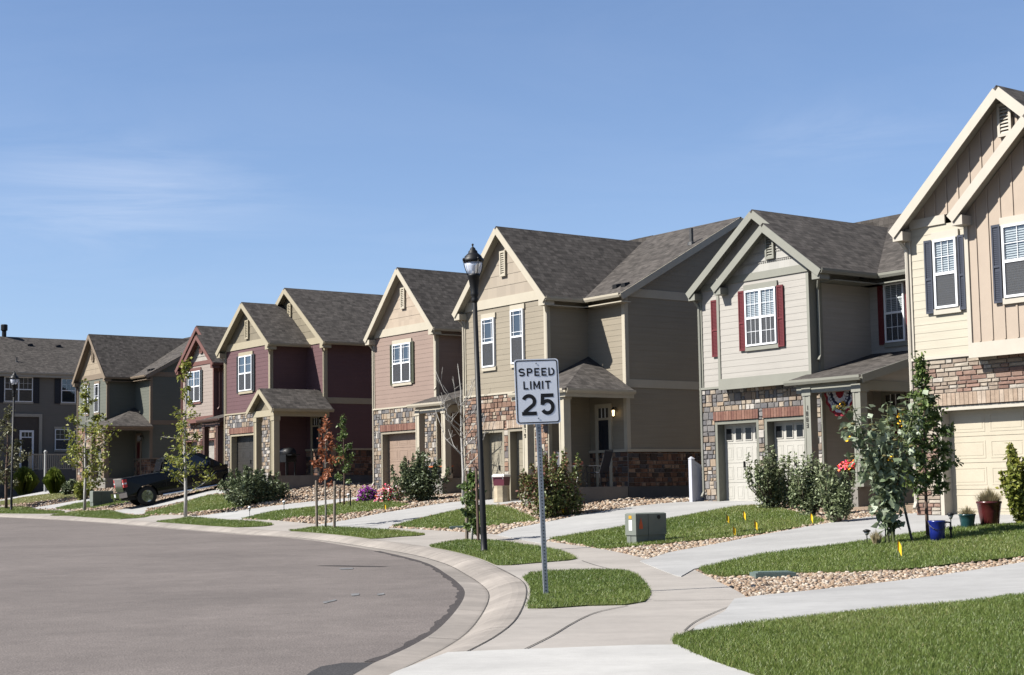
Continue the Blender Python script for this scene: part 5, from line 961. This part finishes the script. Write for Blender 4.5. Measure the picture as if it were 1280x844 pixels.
def flag(x,y,label,h=.40,t=.165):
    g=G(x,y); root=thing('marker_flag',label,'marker flag',tuple(g),rnd.uniform(-.6,.6),'yellow utility marker flags'); m=MB(); m.tube([(0,0,-.05),(.01,0,h)],.004,5); m.build('wire',GREYPIPE,root); f=MB(); r=np.linspace(0,1,5); 
    for i in range(4):
        a0,a1=r[i],r[i+1]; q=lambda a,v:(.01+.09*a*.75,.02*math.sin(a*5),h-.02-.17*v-.1*a); f.face([q(a0,0),q(a1,0),q(a1,1),q(a0,1)]); f.face([(p[0],p[1]+.003,p[2]) for p in (q(a0,1),q(a1,1),q(a1,0),q(a0,0))])
    f.build('flag_cloth',painted('flag_yellow',(1.5,.95,.03),.6,.05,0),root); root.scale=(t/.2,)*3
flag(908,660,'left yellow flag standing in the mown lawn before the pale grey house'); flag(929,656,'right yellow flag standing in the mown lawn before the pale grey house'); flag(916,671,'low yellow flag at the lawn edge, left of two',.3); flag(943,667,'yellow flag at the rock edge, right of two',.36); flag(1013,657,'yellow flag at the tip of the lawn by the driveway',.34); flag(1122,701,'yellow flag in front of the sunflower plants',.36,.18); flag(702,646,'yellow flag in front of the red and green shrub'); flag(480,640,'yellow flag on rock below the flower mounds',.36)
def path_light(x,y,yt,label,solar=True):
    g=G(x,y); k=FPX/g[1]; H=(y-yt)/k; root=thing('path_light',label,'path light',tuple(g),0,'small garden path lights'); m=MB(); m.tube([(0,0,-.06),(0,0,H*.72)],max(.009,.35/k),6); m.build('stem',METAL if solar else GREYPIPE,root); r=max(.065,2.2/k) if solar else 2.1/k; c=MB(); c.lathe([(r*.35,H*.62),(r*.8,H*.85)],10); c.build('lens',painted('clear_lens',(.5,.5,.48),.2,.05,0,spec=.6),root,True); c=MB(); c.lathe([(r*1.02,H*.85),(r,H*.93),(r*.3,H),(.001,H)],10); c.build('cap',METAL if solar else VINYL,root,True)
path_light(1084,681,662,'solar path light at the left of the dry clump'); path_light(1189,662,641,'solar path light behind the blue bucket',True); path_light(312,648.5,633,'small path light at the left of the driveway lawn edge',False); path_light(355,640,626,'small path light beside the wide dark shrub driveway',False); path_light(435.5,632,617,'white globe path light by the narrow green sapling',False)
# pots and bucket
def pot(name,label,x0,x1,yt,yb,col,cat,seed,plant,rim=True,group=None,base=None):
    g=np.array(base) if base is not None else G((x0+x1)/2,yb); k=FPX/g[1]; R=(x1-x0)/k/2; H=(yb-yt)/k; root=thing(name,label,cat,tuple(g),0,group); m=MB(); m.lathe([(.001,0),(R*.66,0),(R*.7,H*.05),(R*.86,H*.6),(R*.95,H*.9),(R*1.0,H*.92),(R*1.0,H),(R*.9,H),(R*.88,H*.9),(.001,H*.88)],20); m.build('pot',painted(name+label[:9],col,.25,.15,.1,sc=5.,spec=.5),root,True)
    if plant: plant(root,R,H)
    return root
def dryplant(root,R,H):
    o=blade_clump('plant','',0,1,0,1,500,DRYG,5,base=(0,0,0),parent=root,w=.006); o.scale=(R*1.5/(0.5),R*1.5/.5,H*.8) if 0 else (1,1,1)
def mkdry(wk,hk,n=420,mat=DRYG,w=.007):
    def f(root,R,H):
        r=np.random.default_rng(int(R*1000)); a=r.uniform(0,6.28,n); q=r.random(n)**.6; l=r.uniform(.6,1.1,n); W=R*wk; h=H*hk; b=np.c_[np.cos(a)*q*R*.5,np.sin(a)*q*R*.5,np.full(n,H*.88)]; e=np.c_[np.cos(a)*q*W,np.sin(a)*q*W,H*.88+h*l*(1-.5*q)]; m=b*.5+e*.5; s=np.c_[-np.sin(a),np.cos(a),np.zeros(n)]*w; V=np.stack([b-s,b+s,m+s*.9,e,m-s*.9],1).reshape(-1,3); nmesh('plant',V,np.arange(n*5).reshape(n,5),mat,root,r.random(n))
    return f
pot('planter','tall maroon glazed planter with dry grass by the cream garage',1222,1253,627,658,(.13,.025,.025),'planter',1,mkdry(1.35,.75,700)); pot('planter','small teal glazed pot with dry plant on the driveway edge',1199,1220,643,661,(.03,.11,.12),'planter',2,mkdry(1.5,.8,260))
def bucket():
    g=G(1172,678); k=FPX/g[1]; R=10.2/k; H=27/k; root=thing('bucket','cobalt blue bucket at the foot of the ornamental tree','bucket',tuple(g)); m=MB(); m.lathe([(.001,0),(R*.86,0),(R*.9,H*.5),(R,H*.9),(R*1.04,H*.93),(R*1.04,H),(R*.95,H),(R*.85,H*.1),(.001,H*.08)],22); m.build('pail',painted('cobalt_blue',(.012,.03,.30),.3,.1,0,spec=.5),root,True); h=MB(); h.tube([(math.cos(a)*R*1.06,-math.sin(a)*R*1.07,H*.9-.12*math.sin(a)) for a in np.linspace(0,math.pi,11)],.006,5); h.build('handle',METAL,root)
    g=G(1189,676); root=thing('irrigation_riser','small black irrigation stand beside the blue bucket','sprinkler riser',tuple(g)); m=MB(); m.tube([(0,0,-.05),(0,0,.2),(0,0,.3),(-.1,0,.31)],.018,6); m.lathe([(.03,.18),(.035,.2),(.03,.23)],8); m.build('riser_pipe',METAL,root)
bucket()
def house_pt(key,a,b,z): x,y,z0=HOUSES[key]; q=np.array([x,y,z0])+E1*a+E2*b; return (q[0],q[1],q[2]+z)
RZ=math.atan2(E1[1],E1[0])
def flowers_on(root,R,H):
    r=np.random.default_rng(6); n=260; v=r.normal(size=(n,3)); v/=np.linalg.norm(v,axis=1)[:,None]; v[:,2]=abs(v[:,2]); leafcloud('plant',v*np.array([R*1.1,R*1.1,H*.4])+[0,0,H*.9],.09,LG,root); leafcloud('blossoms',v[:140]*np.array([R*1.25,R*1.25,H*.5])+[0,0,H*.95],.08,FL('pot_blossom',((235,120,50),(225,60,120),(240,150,40),(215,40,110))),root,r.random(140),up=.5,aspect=1.)
pot('planter','dark brown planter of pink and orange flowers at the porch edge',1060,1078,600,622,(.06,.035,.03),'planter',3,flowers_on,base=house_pt('H7',5.95,-.75,.385))
# yard and porch things
def cooler():
    g=house_pt('H5',2.66,-.5,0.0); root=thing('tree_stump_block','pale wooden block standing between the two tan garage doors','wooden block',g,RZ); m=MB(); r=.24; m.lathe([(.27,-.05),(.25,.1),(.245,.4),(.25,.46),(.001,.465)],9); m.build('block',painted('bleached_wood',(.72,.60,.42),.8,.2,.4,sc=6.),root)
    g=(g[0],g[1],g[2]+.466); root=thing('cooler','maroon cooler with white lid on the wooden block','cooler',g,RZ+.3); m=MB(); m.hexa([(-.2,-.15,0),(.2,-.15,0),(.2,.15,0),(-.2,.15,0),(-.22,-.17,.27),(.22,-.17,.27),(.22,.17,.27),(-.22,.17,.27)]); m.build('cooler_body',painted('maroon_plastic',(.17,.035,.06),.4,.08,0),root); m=MB(); m.box(-.23,.23,-.18,.18,.27,.33); m.hexa([(-.23,-.18,.33),(.23,-.18,.33),(.23,.18,.33),(-.23,.18,.33),(-.2,-.15,.36),(.2,-.15,.36),(.2,.15,.36),(-.2,.15,.36)]); m.build('cooler_lid',painted('cooler_lid',(1.2,1.15,1.1),.45,.05,0),root); m=MB(); m.tube([(-.2,-.19,.2),(-.2,-.23,.3),(.2,-.23,.3),(.2,-.19,.2)],.012,6); m.build('handle',VINYL,root)
cooler()
def patio_chair(key,a,b,rz,label,group,m1,m2,z=.385,rocker=False):
    root=thing('patio_chair',label,'chair',house_pt(key,a,b,z),RZ+rz,group)
    for sx in (-.24,.24):
        for y0,y1 in ((-.22,-.24),(.2,.24)): m=MB(); m.tube([(sx,y1,0),(sx,y0,.42)],.016,6); m.build('leg',m1,root)
        m=MB(); m.tube([(sx,-.25,.62),(sx,.1,.62),(sx,.24,.6)],.018,6); m.tube([(sx,-.23,.42),(sx,-.25,.62)],.014,6); m.build('armrest',m1,root)
    m=MB(); m.box(-.24,.24,-.24,.2,.41,.435); m.build('seat',m2,root); m=MB(); m.hexa([(-.24,.2,.44),(.24,.2,.44),(.24,.225,.44),(-.24,.225,.44),(-.22,.4,1.05),(.22,.4,1.05),(.22,.425,1.05),(-.22,.425,1.05)]); m.build('backrest',m2,root)
    m=MB(); [m.tube([(s,.19,.4),(s*.93,.41,1.08)],.015,6) for s in (-.25,.25)]; m.tube([(-.235,.41,1.08),(.235,.41,1.08)],.0151,6); m.build('back_frame',m1,root)
NAVY=painted('navy_sling',(.05,.055,.08),.6,.1,.2); DKM=painted('dark_frame',(.05,.05,.055),.4,.1,0); OAK=painted('orange_oak',(.42,.20,.07),.45,.15,.2)
patio_chair('H5',5.35,-.35,.5,'navy sling patio chair at the left of the tan house porch','patio chairs on the tan porch',DKM,NAVY); patio_chair('H5',5.85,.75,-1.2,'navy sling patio chair nearer the front door on the tan porch','patio chairs on the tan porch',DKM,NAVY)
def ptable():
    root=thing('patio_table','small dark round table between the two navy patio chairs','table',house_pt('H5',5.72,.15,.385),0); m=MB(); m.lathe([(.001,.6),(.28,.6),(.29,.615),(.28,.63),(.001,.63)],18); m.build('tabletop',DKM,root)
    for i in range(3): a=i*2.09; l=MB(); l.tube([(math.cos(a)*.25,math.sin(a)*.25,0),(math.cos(a)*.1,math.sin(a)*.1,.3),(math.cos(a)*.2,math.sin(a)*.2,.6)],.012,6); l.build('leg',DKM,root)
ptable()
def wood_chair():
    root=thing('wooden_chair','orange wooden slat back chair on the pale grey house porch','chair',house_pt('H7',6.25,.55,.385),RZ+.2)
    for sx in (-.24,.24):
        m=MB(); m.tube([(sx,.22,0),(sx,.24,.5),(sx*.95,.36,1.12)],.022,7); m.build('leg',OAK,root); m=MB(); m.tube([(sx,-.24,0),(sx,-.24,.62)],.022,7); m.build('leg',OAK,root); m=MB(); m.box(sx-.035,sx+.035,-.3,.28,.62,.65); m.build('armrest',OAK,root)
    m=MB(); m.box(-.27,.27,-.27,.24,.4,.44); m.build('seat',OAK,root); m=MB(); pts=[(-.23,.37,1.1),(-.12,.385,1.17),(.0,.39,1.19),(.12,.385,1.17),(.23,.37,1.1)]; m.tube(pts,.028,6); m.build('top_rail',OAK,root)
    for s in np.linspace(-.16,.16,5): m=MB(); m.beam((s,.245,.44),(s,.37,1.13),.04,.014,up=(0,1,0)); m.build('back_slat',OAK,root)
wood_chair()
def grill():
    root=thing('barbecue_grill','black barbecue grill on the maroon house porch','grill',house_pt('H3',5.3,.2,.385),RZ); m=MB(); m.box(-.38,.38,-.25,.25,.55,.85); m.build('firebox',METAL,root); m=MB(); m.tube([(-.38,0,.9),(.38,0,.9)],.24,12); m.build('lid',METAL,root,True); m=MB(); m.tube([(-.28,-.24,.98),(-.28,-.3,1.0),(.28,-.3,1.0),(.28,-.24,.98)],.014,6); m.build('lid_handle',painted('grill_steel',(.6,.6,.6),.3,.05,0,.9),root)
    for s in (-.32,.32):
        for y in (-.2,.2): m=MB(); m.box(s-.025,s+.025,y-.025,y+.025,0,.55); m.build('leg',METAL,root)
    for s in (-.58,.58): m=MB(); m.box(s-.2,s+.2,-.2,.2,.82,.85); m.build('side_shelf',METAL,root)
grill()
def bench():
    root=thing('planter_bench','dark box bench with an orange wooden top on the pinkish house porch','bench',house_pt('H4',5.45,-.5,.385),RZ); m=MB(); m.box(-.45,.45,-.2,.2,.04,.4); m.build('bench_box',METAL,root); m=MB(); m.box(-.48,.48,-.23,.23,.4,.45); m.build('bench_top',painted('orange_board',(.75,.22,.07),.5,.1,.1),root)
    for s in (-.4,.4): m=MB(); m.box(s-.03,s+.03,-.18,.18,-.02,.04); m.build('foot',METAL,root)
bench()
def vinyl_gate():
    root=thing('vinyl_fence','white vinyl fence panel in a painted shade grey with sloping top between the tan house and its right neighbour','fence',house_pt('H7',-.16,-.32,-.15),RZ); m=MB(); m.box(-.06,.06,-.06,.06,-.2,1.38); m.build('fence_post',VSHADE,root)
    m=MB(); m.hexa([(-.02,.06,.02),(.02,.06,.02),(.02,.62,.02),(-.02,.62,.02),(-.02,.06,1.3),(.02,.06,1.3),(.02,.62,1.02),(-.02,.62,1.02)])
    for i in range(4): y=.08+i*.135; m.box(.02,.026,y,y+.125,.06,1.26-.5*(y+.125-.06))
    m.build('fence_boards',VSHADE,root); m=MB(); m.beam((0,.06,1.3),(0,.62,1.02),.07,.07); m.build('fence_rail',VSHADE,root); m=MB(); m.hexa([(-.075,-.075,1.38),(.075,-.075,1.38),(.075,.075,1.38),(-.075,.075,1.38),(-.01,-.01,1.44),(.01,-.01,1.44),(.01,.01,1.44),(-.01,.01,1.44)]); m.build('post_cap',VSHADE,root)
VSHADE=painted('shade_grey_vinyl',(.85,.86,.95),.45,.04,0); vinyl_gate()  # shaded grey blue of white vinyl, put into the base colour
def bunting():
    root=thing('bunting_flag','red white and blue fan bunting hung from the porch beam','bunting',house_pt('H7',5.42,-.35,2.80),RZ); cols=[painted('bunting_red',(.50,.03,.055),.8,.1,.1),painted('bunting_white',(1.1,1.1,1.2),.8,.05,.1),painted('bunting_navy',(.035,.04,.11),.8,.1,.1),painted('bunting_white2',(1.1,1.1,1.2),.8,.05,.1),painted('bunting_crimson',(.5,.03,.055),.8,.1,.1)]; rad=[0,.26,.44,.68,.78,.92]; nm=['red_centre','white_band','navy_band','white_band','red_edge']
    for k in range(5):
        m=MB(); n=40
        for i in range(n):
            def q(r_,j): a=math.pi*j/n; pl=.03*math.sin(a*16)*r_; sq=1+.12*math.sin(a); return (-math.cos(a)*r_*.55,-.03-pl,-math.sin(a)*r_*.63*sq)
            m.face([q(rad[k],i),q(rad[k],i+1),q(rad[k+1],i+1),q(rad[k+1],i)] if rad[k]>0 else [q(0,i),q(rad[k+1],i+1),q(rad[k+1],i)])
        m.build(nm[k],cols[k],root,True)
    st=MB(); r=random.Random(3)
    for i in range(15):
        a=math.pi*(i+.5)/15; c=(-math.cos(a)*.56*.55,-.07,-math.sin(a)*.56*.69); pts=[]
        for q in range(10): R_=.045 if q%2==0 else .018; pts.append((c[0]+R_*math.sin(q*math.pi/5),c[1],c[2]+R_*math.cos(q*math.pi/5)))
        st.face(pts)
    st.build('white_stars',cols[1],root)
    s=MB(); c=np.array([.14,-.09,-.36]); [s.hexa([c+np.array([math.cos(a)*.03-.02*math.sin(a),-.0,math.sin(a)*.03+.02*math.cos(a)]),c+np.array([math.cos(a)*.03+.02*math.sin(a),0,math.sin(a)*.03-.02*math.cos(a)]),c+np.array([math.cos(a)*.11+.01*math.sin(a),-.01,math.sin(a)*.11-.01*math.cos(a)]),c+np.array([math.cos(a)*.11-.01*math.sin(a),-.01,math.sin(a)*.11+.01*math.cos(a)])]*2) for a in np.linspace(0,6.28,13)[:-1]]; s.build('sunflower_petals',painted('petal_yellow',(1.4,.75,.03),.6,.05,0),root); s=MB(); s.tube([c+[0,-.005,0],c+[0,-.03,0]],.042,10); s.build('sunflower_centre',TWIG,root)
bunting()
def lid(x,y,label): 
    g=G(x,y); m=MB(); m.box(-.28,.28,-.17,.17,-.02,.05); m.box(-.24,.24,-.13,.13,.05,.062); o=m.build('irrigation_box_lid',painted('valve_green',(.20,.27,.24),.6,.1,.1)); o.location=tuple(g); o.rotation_euler=(0,0,.1); tag(o,label,'valve box lid')
lid(966,720,'green irrigation box lid where the near rock bed meets the lawn'); lid(575,660.5,'pale green irrigation lid at the lawn edge behind the small sapling')
# far left fence
def left_fence():
    a=G(29,612); b=G(56,614); root=thing('picket_fence','low grey picket fence between the fountain grasses and the railed porch','fence',tuple(a)); d=b-a; L=np.linalg.norm(d[:2]); d/=np.linalg.norm(d); root.rotation_euler=(0,0,math.atan2(d[1],d[0])); FM=painted('grey_fence',(.30,.30,.30),.6,.1,.1)
    for i,x in enumerate(np.arange(0,L+.01,.16)): m=MB(); m.tube([(x,0,-.1),(x,0,1.2)],.018,5); m.build('picket',FM,root)
    for z in (.25,1.1): m=MB(); m.beam((0,.03,z),(L,.03,z),.03,.05); m.build('rail',FM,root)
    for px_,yb,yt,lb,r in ((47,615,588,'white round topped post between the two fountain grasses',.07),(56.5,615,563,'tall pale grey pole behind the right fountain grass',.08)):
        g=G(px_,yb); k=FPX/g[1]; H=(yb-yt)/k; m=MB(); m.lathe([(r,-.1),(r,H*.93),(r*1.25,H*.94),(r*1.25,H*.97),(r*.5,H),(.001,H)],10); o=m.build('fence_post',painted('post_paint',(.62,.62,.60),.5,.08,0)); o.location=tuple(g); tag(o,lb,'post')
left_fence()
# ------------------------------------------------------------------ pickup truck
def truck():
    rw=G(185.5,632.5); base=np.array(rw); up=E2[:2]; s0=T1(*(base[:2])); s1=T1(base[0]+3.7*math.cos(math.radians(26)),base[1]+3.7*math.sin(math.radians(26))); pit=math.atan2(s1-s0,3.7)*.75
    BK=painted('black_truck_paint',(.010,.0105,.012),.2,.03,0,spec=.3); CH=painted('chrome',(1.5,1.5,1.5),.12,.03,0,1.); TY=painted('tyre_rubber',(.03,.03,.031),.85,.1,.2); GLD=painted('tinted_glass',(.02,.022,.028),.06,.05,0,spec=.8); RED=painted('tail_red',(.9,.03,.045),.25,.05,0,spec=.6); PLA=painted('black_plastic',(.03,.03,.032),.6,.1,.1)
    root=thing('pickup_truck','black crew cab pickup truck parked tail out on the driveway','pickup truck',(0,0,0)); HD=math.radians(26); org=base+np.array([-math.sin(HD),math.cos(HD),0])*.86; root.location=(org[0],org[1],s0+.015); root.rotation_euler=(0,-pit,HD)
    # local x forward from the rear axle, y left, z up
    rx,fx=0.,3.75; WR=.42; hw=1.0
    def arch(cx,r,n=12): return [(cx-r*math.cos(math.pi*i/n),.42+r*math.sin(math.pi*i/n)*1.0) for i in range(n+1)]
    prof=[(-1.12,.55),(-1.12,.62)]; low=[(-1.05,.55)]+[(-.48,.5)]+arch(rx,.48)+[(.48,.42),(3.2,.42)]+arch(fx,.48)+[(4.3,.45),(4.72,.5)]
    top=[(4.76,.8),(4.74,1.05),(4.6,1.14),(3.55,1.2),(3.4,1.21),(.75,1.25),(.72,1.32),(-1.1,1.32),(-1.12,1.25)]
    ring=low+top; b=MB(); TS=tessellate_polygon([[Vector((x,z,0)) for x,z in ring]])
    for sgn in (-1,1):
        y=sgn*hw
        def yy(x,z): return y*(1-.06*max(0,(z-.9)/.4)**2-.05*max(0,(.6-z)/.2))*(1-.08*max(0,(x-4.2)/.55)**2)
        [b.face([(ring[i][0],yy(*ring[i]),ring[i][1]) for i in tri]) for tri in TS]
    n=len(ring)
    for i in range(n):
        (x0,z0),(x1,z1)=ring[i],ring[(i+1)%n]; f=lambda x,z,s: s*hw*(1-.06*max(0,(z-.9)/.4)**2-.05*max(0,(.6-z)/.2))*(1-.08*max(0,(x-4.2)/.55)**2)
        b.face([(x0,f(x0,z0,-1),z0),(x1,f(x1,z1,-1),z1),(x1,f(x1,z1,1),z1),(x0,f(x0,z0,1),z0)])
    body=b.build('body',BK,root)
    c=MB(); B_=[(.78,1.24),(1.0,1.86),(1.25,1.92),(2.35,1.92),(2.6,1.86),(3.5,1.2)]; W0,W1=.93,.74
    wy=lambda z: W0+(W1-W0)*(z-1.2)/.72
    for sgn in (-1,1): c.face([(x,sgn*wy(z),z) for x,z in (B_ if sgn<0 else B_[::-1])])
    for i in range(len(B_)): (x0,z0),(x1,z1)=B_[i],B_[(i+1)%len(B_)]; c.face([(x0,wy(z0),z0),(x1,wy(z1),z1),(x1,-wy(z1),z1),(x0,-wy(z0),z0)])
    cab=c.build('cab',BK,root)
    for sgn in (-1,1):
        for q in ([(.98,1.3),(1.12,1.8),(1.86,1.82),(1.86,1.3)],[(1.94,1.3),(1.94,1.82),(2.38,1.8),(3.08,1.3)]): g=MB(); g.face([(x,sgn*(wy(z)+.006),z) for x,z in q]); g.build('side_window',GLD,cab)
        m=MB(); m.box(2.85,3.0,sgn*1.0-.0 if sgn>0 else -1.2,sgn*1.2 if sgn>0 else -1.0,1.25,1.5); m.tube([(2.92,sgn*.9,1.26),(2.92,sgn*1.05,1.33)],.03,6); m.build('mirror',BK,root)
        for x in (1.05,2.05): m=MB(); m.box(x,x+.2,sgn*1.0-.012,sgn*1.0+.03,1.08,1.115); m.build('door_handle',BK,root)
        for x in (.86,1.9,3.02): m=MB(); m.box(x,x+.012,sgn*1.0-.006,sgn*1.0+.004,.5,1.2); m.build('door_seam',PLA,body)
        m=MB(); m.tube([(.65,sgn*1.02,.36),(3.1,sgn*1.02,.36)],.045,8); m.build('running_board',CH,root)
        m=MB(); y0,y1=(sgn*.80,sgn*1.005); m.hexa([(-1.135,min(y0,y1),.93),(-.98,min(y0,y1),.93),(-.98,max(y0,y1),.93),(-1.135,max(y0,y1),.93),(-1.135,min(y0,y1),1.27),(-.98,min(y0,y1),1.27),(-.98,max(y0,y1),1.27),(-1.135,max(y0,y1),1.27)]); tl=m.build('taillight',RED,root)
        m=MB(); m.box(-1.14,-1.134,min(y0,y1)+.04,max(y0,y1)-.03,1.06,1.13); m.box(-1.1,-1.0,sgn*1.0+.004 if sgn>0 else -1.012,1.012 if sgn>0 else -1.004,1.06,1.13); m.build('reverse_lens',VINYL,tl)
        for cx in (rx,fx):
            t=MB(); y0=sgn*.72; y1=sgn*.98; pr=[(.25,0),(.36,.004),(.41,.03),(.42,.08),(.42,.18),(.41,.23),(.36,.26),(.25,.26)]; t.tube([(cx,y0+(y1-y0)*(v/.26),.42) for r_,v in pr],[r_ for r_,v in pr],28,cap=False); wh=t.build('wheel',TY,root)
            r_=MB(); yo=sgn*.975; r_.tube([(cx,yo-sgn*.06,.42),(cx,yo-sgn*.02,.42),(cx,yo,.42),(cx,yo-sgn*.01,.42)],[.262,.27,.262,.245],28,cap=False); r_.tube([(cx,yo-sgn*.03,.42),(cx,yo+sgn*.004,.42)],[.075,.06],14)
            for i in range(6):
                a=i*math.pi/3+.3
                for da in (-.14,.14): r_.beam((cx+.06*math.cos(a),yo-sgn*.012,.42+.06*math.sin(a)),(cx+.25*math.cos(a+da),yo-sgn*.012,.42+.25*math.sin(a+da)),.035,.03,up=(0,1,0))
            r_.build('rim',CH,wh); d=MB(); d.tube([(cx,yo-sgn*.09,.42),(cx,yo-sgn*.085,.42)],.25,24); d.build('brake_disc',PLA,wh)
    g=MB(); g.face([(.755+.012,.62,1.38),(.755+.012,-.62,1.38),(.93,-.56,1.76),(.93,.56,1.76)]) ; g.build('rear_window',GLD,cab)
    m=MB(); m.box(-1.14,-1.121,-.79,.79,.75,1.28); m.box(-1.15,-1.14,-.7,.7,.98,1.2); m.build('tailgate',painted('tailgate_gloss',(.10,.105,.115),.1,.03,0,.6,spec=.8),root); m=MB(); m.box(-1.17,-1.12,-.8,.8,1.28,1.335); m.build('tailgate_cap',CH,root)
    m=MB(); m.hexa([(-1.36,-.88,.5),(-1.05,-.99,.5),(-1.05,.99,.5),(-1.36,.88,.5),(-1.36,-.88,.7),(-1.05,-.99,.72),(-1.05,.99,.72),(-1.36,.88,.7)]); bp=m.build('rear_bumper',CH,root); m=MB(); m.box(-1.366,-1.36,-.16,.16,.54,.68); m.build('licence_plate',VINYL,bp); m=MB(); m.tube([(-1.4,0,.46),(-1.2,0,.46)],.04,8); m.tube([(-1.25,-.6,.42),(-.8,-.6,.45)],.045,8); m.build('hitch',PLA,root)
    m=MB(); m.box(4.7,4.86,-.95,.95,.42,.66); m.build('front_bumper',CH,root); m=MB(); m.box(4.74,4.775,-.6,.6,.7,1.05); m.build('grille',PLA,root)
    for s in (-1,1): m=MB(); m.box(4.62,4.77,min(s*.62,s*.9),max(s*.62,s*.9),.85,1.06); m.build('headlight',VINYL,root)
    m=MB(); m.box(-1.0,4.5,-.7,.7,.34,.55); m.build('chassis',PLA,root); return root
def shorten(o):
    if o.type=='MESH':
        for v in o.data.vertices:
            if v.co.x<-.6: v.co.x+=.2
    for c in o.children: shorten(c)
shorten(truck())
# ------------------------------------------------------------------ camera, sky, sun
cam=bpy.data.cameras.new('camera'); co=bpy.data.objects.new('camera',cam); link(co); SC.camera=co
cam.sensor_fit='HORIZONTAL'; cam.sensor_width=36; cam.lens=36*FPX/1280; cam.shift_x=0; cam.shift_y=(CYP-422)/1280.; cam.clip_start=.1; cam.clip_end=6000
M=Matrix(((CR[0],CU[0],-CF[0],0),(CR[1],CU[1],-CF[1],0),(CR[2],CU[2],-CF[2],ZC),(0,0,0,1))); co.matrix_world=M
SC.render.resolution_x=1024; SC.render.resolution_y=675
d=E1*.38+E2*1.; d=np.array([d[0],d[1],-1.0]); d/=np.linalg.norm(d)
sun=bpy.data.lights.new('sun','SUN'); sun.energy=4.8; sun.angle=math.radians(.53); sun.color=(1,.965,.905); so=bpy.data.objects.new('sun',sun); link(so); so.location=(-20,10,40)
so.rotation_euler=Vector((-d[0],-d[1],-d[2])).to_track_quat('Z','Y').to_euler()
el=math.asin(-d[2]); az=math.atan2(-d[0],-d[1])
w=bpy.data.worlds.new('World'); SC.world=w; w.use_nodes=True; nt=w.node_tree; bg=nt.nodes['Background']
sky=nt.nodes.new('ShaderNodeTexSky'); sky.sky_type='NISHITA'; sky.sun_disc=False; sky.sun_elevation=el; sky.sun_rotation=az; sky.altitude=2200; sky.air_density=1.; sky.dust_density=1.5; sky.ozone_density=5.5
nt.links.new(sky.outputs[0],bg.inputs[0]); bg.inputs[1].default_value=.06
# thin cirrus, drawn on the direction of view so it stays in the sky
tc=nt.nodes.new('ShaderNodeTexCoord'); sp=nt.nodes.new('ShaderNodeSeparateXYZ'); nt.links.new(tc.outputs['Generated'],sp.inputs[0])
def mth(op,a,b=None,c=None):
    n=nt.nodes.new('ShaderNodeMath'); n.operation=op
    for i,v in enumerate((a,b,c)):
        if v is None: continue
        if isinstance(v,(int,float)): n.inputs[i].default_value=v
        else: nt.links.new(v,n.inputs[i])
    return n.outputs[0]
zz=mth('MAXIMUM',sp.outputs[2],.02); u=mth('DIVIDE',sp.outputs[0],zz); v=mth('DIVIDE',sp.outputs[1],zz)
cb=nt.nodes.new('ShaderNodeCombineXYZ'); nt.links.new(u,cb.inputs[0]); nt.links.new(v,cb.inputs[1])
mp=nt.nodes.new('ShaderNodeMapping'); mp.inputs['Location'].default_value=(1.3,.4,0); mp.inputs['Rotation'].default_value=(0,0,.35); mp.inputs['Scale'].default_value=(.55,.7,1); nt.links.new(cb.outputs[0],mp.inputs[0])
n1=nt.nodes.new('ShaderNodeTexNoise'); n1.inputs['Scale'].default_value=1.6; n1.inputs['Detail'].default_value=9; n1.inputs['Roughness'].default_value=.62; n1.inputs['Distortion'].default_value=.7; nt.links.new(mp.outputs[0],n1.inputs['Vector'])
def blob(az_px,y_px,sx,sy):
    r=ray(az_px,y_px); r=r/np.linalg.norm(r)
    A_=mth('SUBTRACT',mth('ARCTAN2',sp.outputs[0],sp.outputs[1]),float(math.atan2(r[0],r[1]))); B_=mth('SUBTRACT',mth('ARCSINE',sp.outputs[2]),float(math.asin(r[2])))
    q=mth('ADD',mth('POWER',mth('ABSOLUTE',mth('DIVIDE',A_,sx)),2.),mth('POWER',mth('ABSOLUTE',mth('DIVIDE',B_,sy)),2.)); return mth('POWER',2.718,mth('MULTIPLY',q,-1.))
mask=mth('ADD',blob(150,240,.085,.03),mth('ADD',mth('MULTIPLY',blob(1060,165,.06,.018),.5),.10))
cl=mth('MULTIPLY',mth('MULTIPLY',mth('SMOOTH_MIN',mth('MAXIMUM',mth('MULTIPLY',mth('SUBTRACT',n1.outputs['Fac'],.40),2.6),0.),1.,.1),mask),.42)
mx=nt.nodes.new('ShaderNodeMix'); mx.data_type='RGBA'; nt.links.new(cl,mx.inputs[0]); nt.links.new(sky.outputs[0],mx.inputs[6]); mx.inputs[7].default_value=(6.2,6.5,7.4,1); hz=mth('MULTIPLY',mth('POWER',2.718,mth('MULTIPLY',zz,-5.5)),.75)
mh=nt.nodes.new('ShaderNodeMix'); mh.data_type='RGBA'; nt.links.new(hz,mh.inputs[0]); nt.links.new(mx.outputs[2],mh.inputs[6]); mh.inputs[7].default_value=(2.9,3.55,4.5,1); nt.links.new(mh.outputs[2],bg.inputs[0])
SC.view_settings.view_transform='Standard'; SC.view_settings.look='None'; SC.view_settings.exposure=1.46; SC.view_settings.gamma=1; SC.view_settings.use_curve_mapping=False
SC.render.engine='CYCLES'; SC.cycles.max_bounces=6; SC.cycles.transparent_max_bounces=12; SC.cycles.use_denoising=True; SC.cycles.samples=128
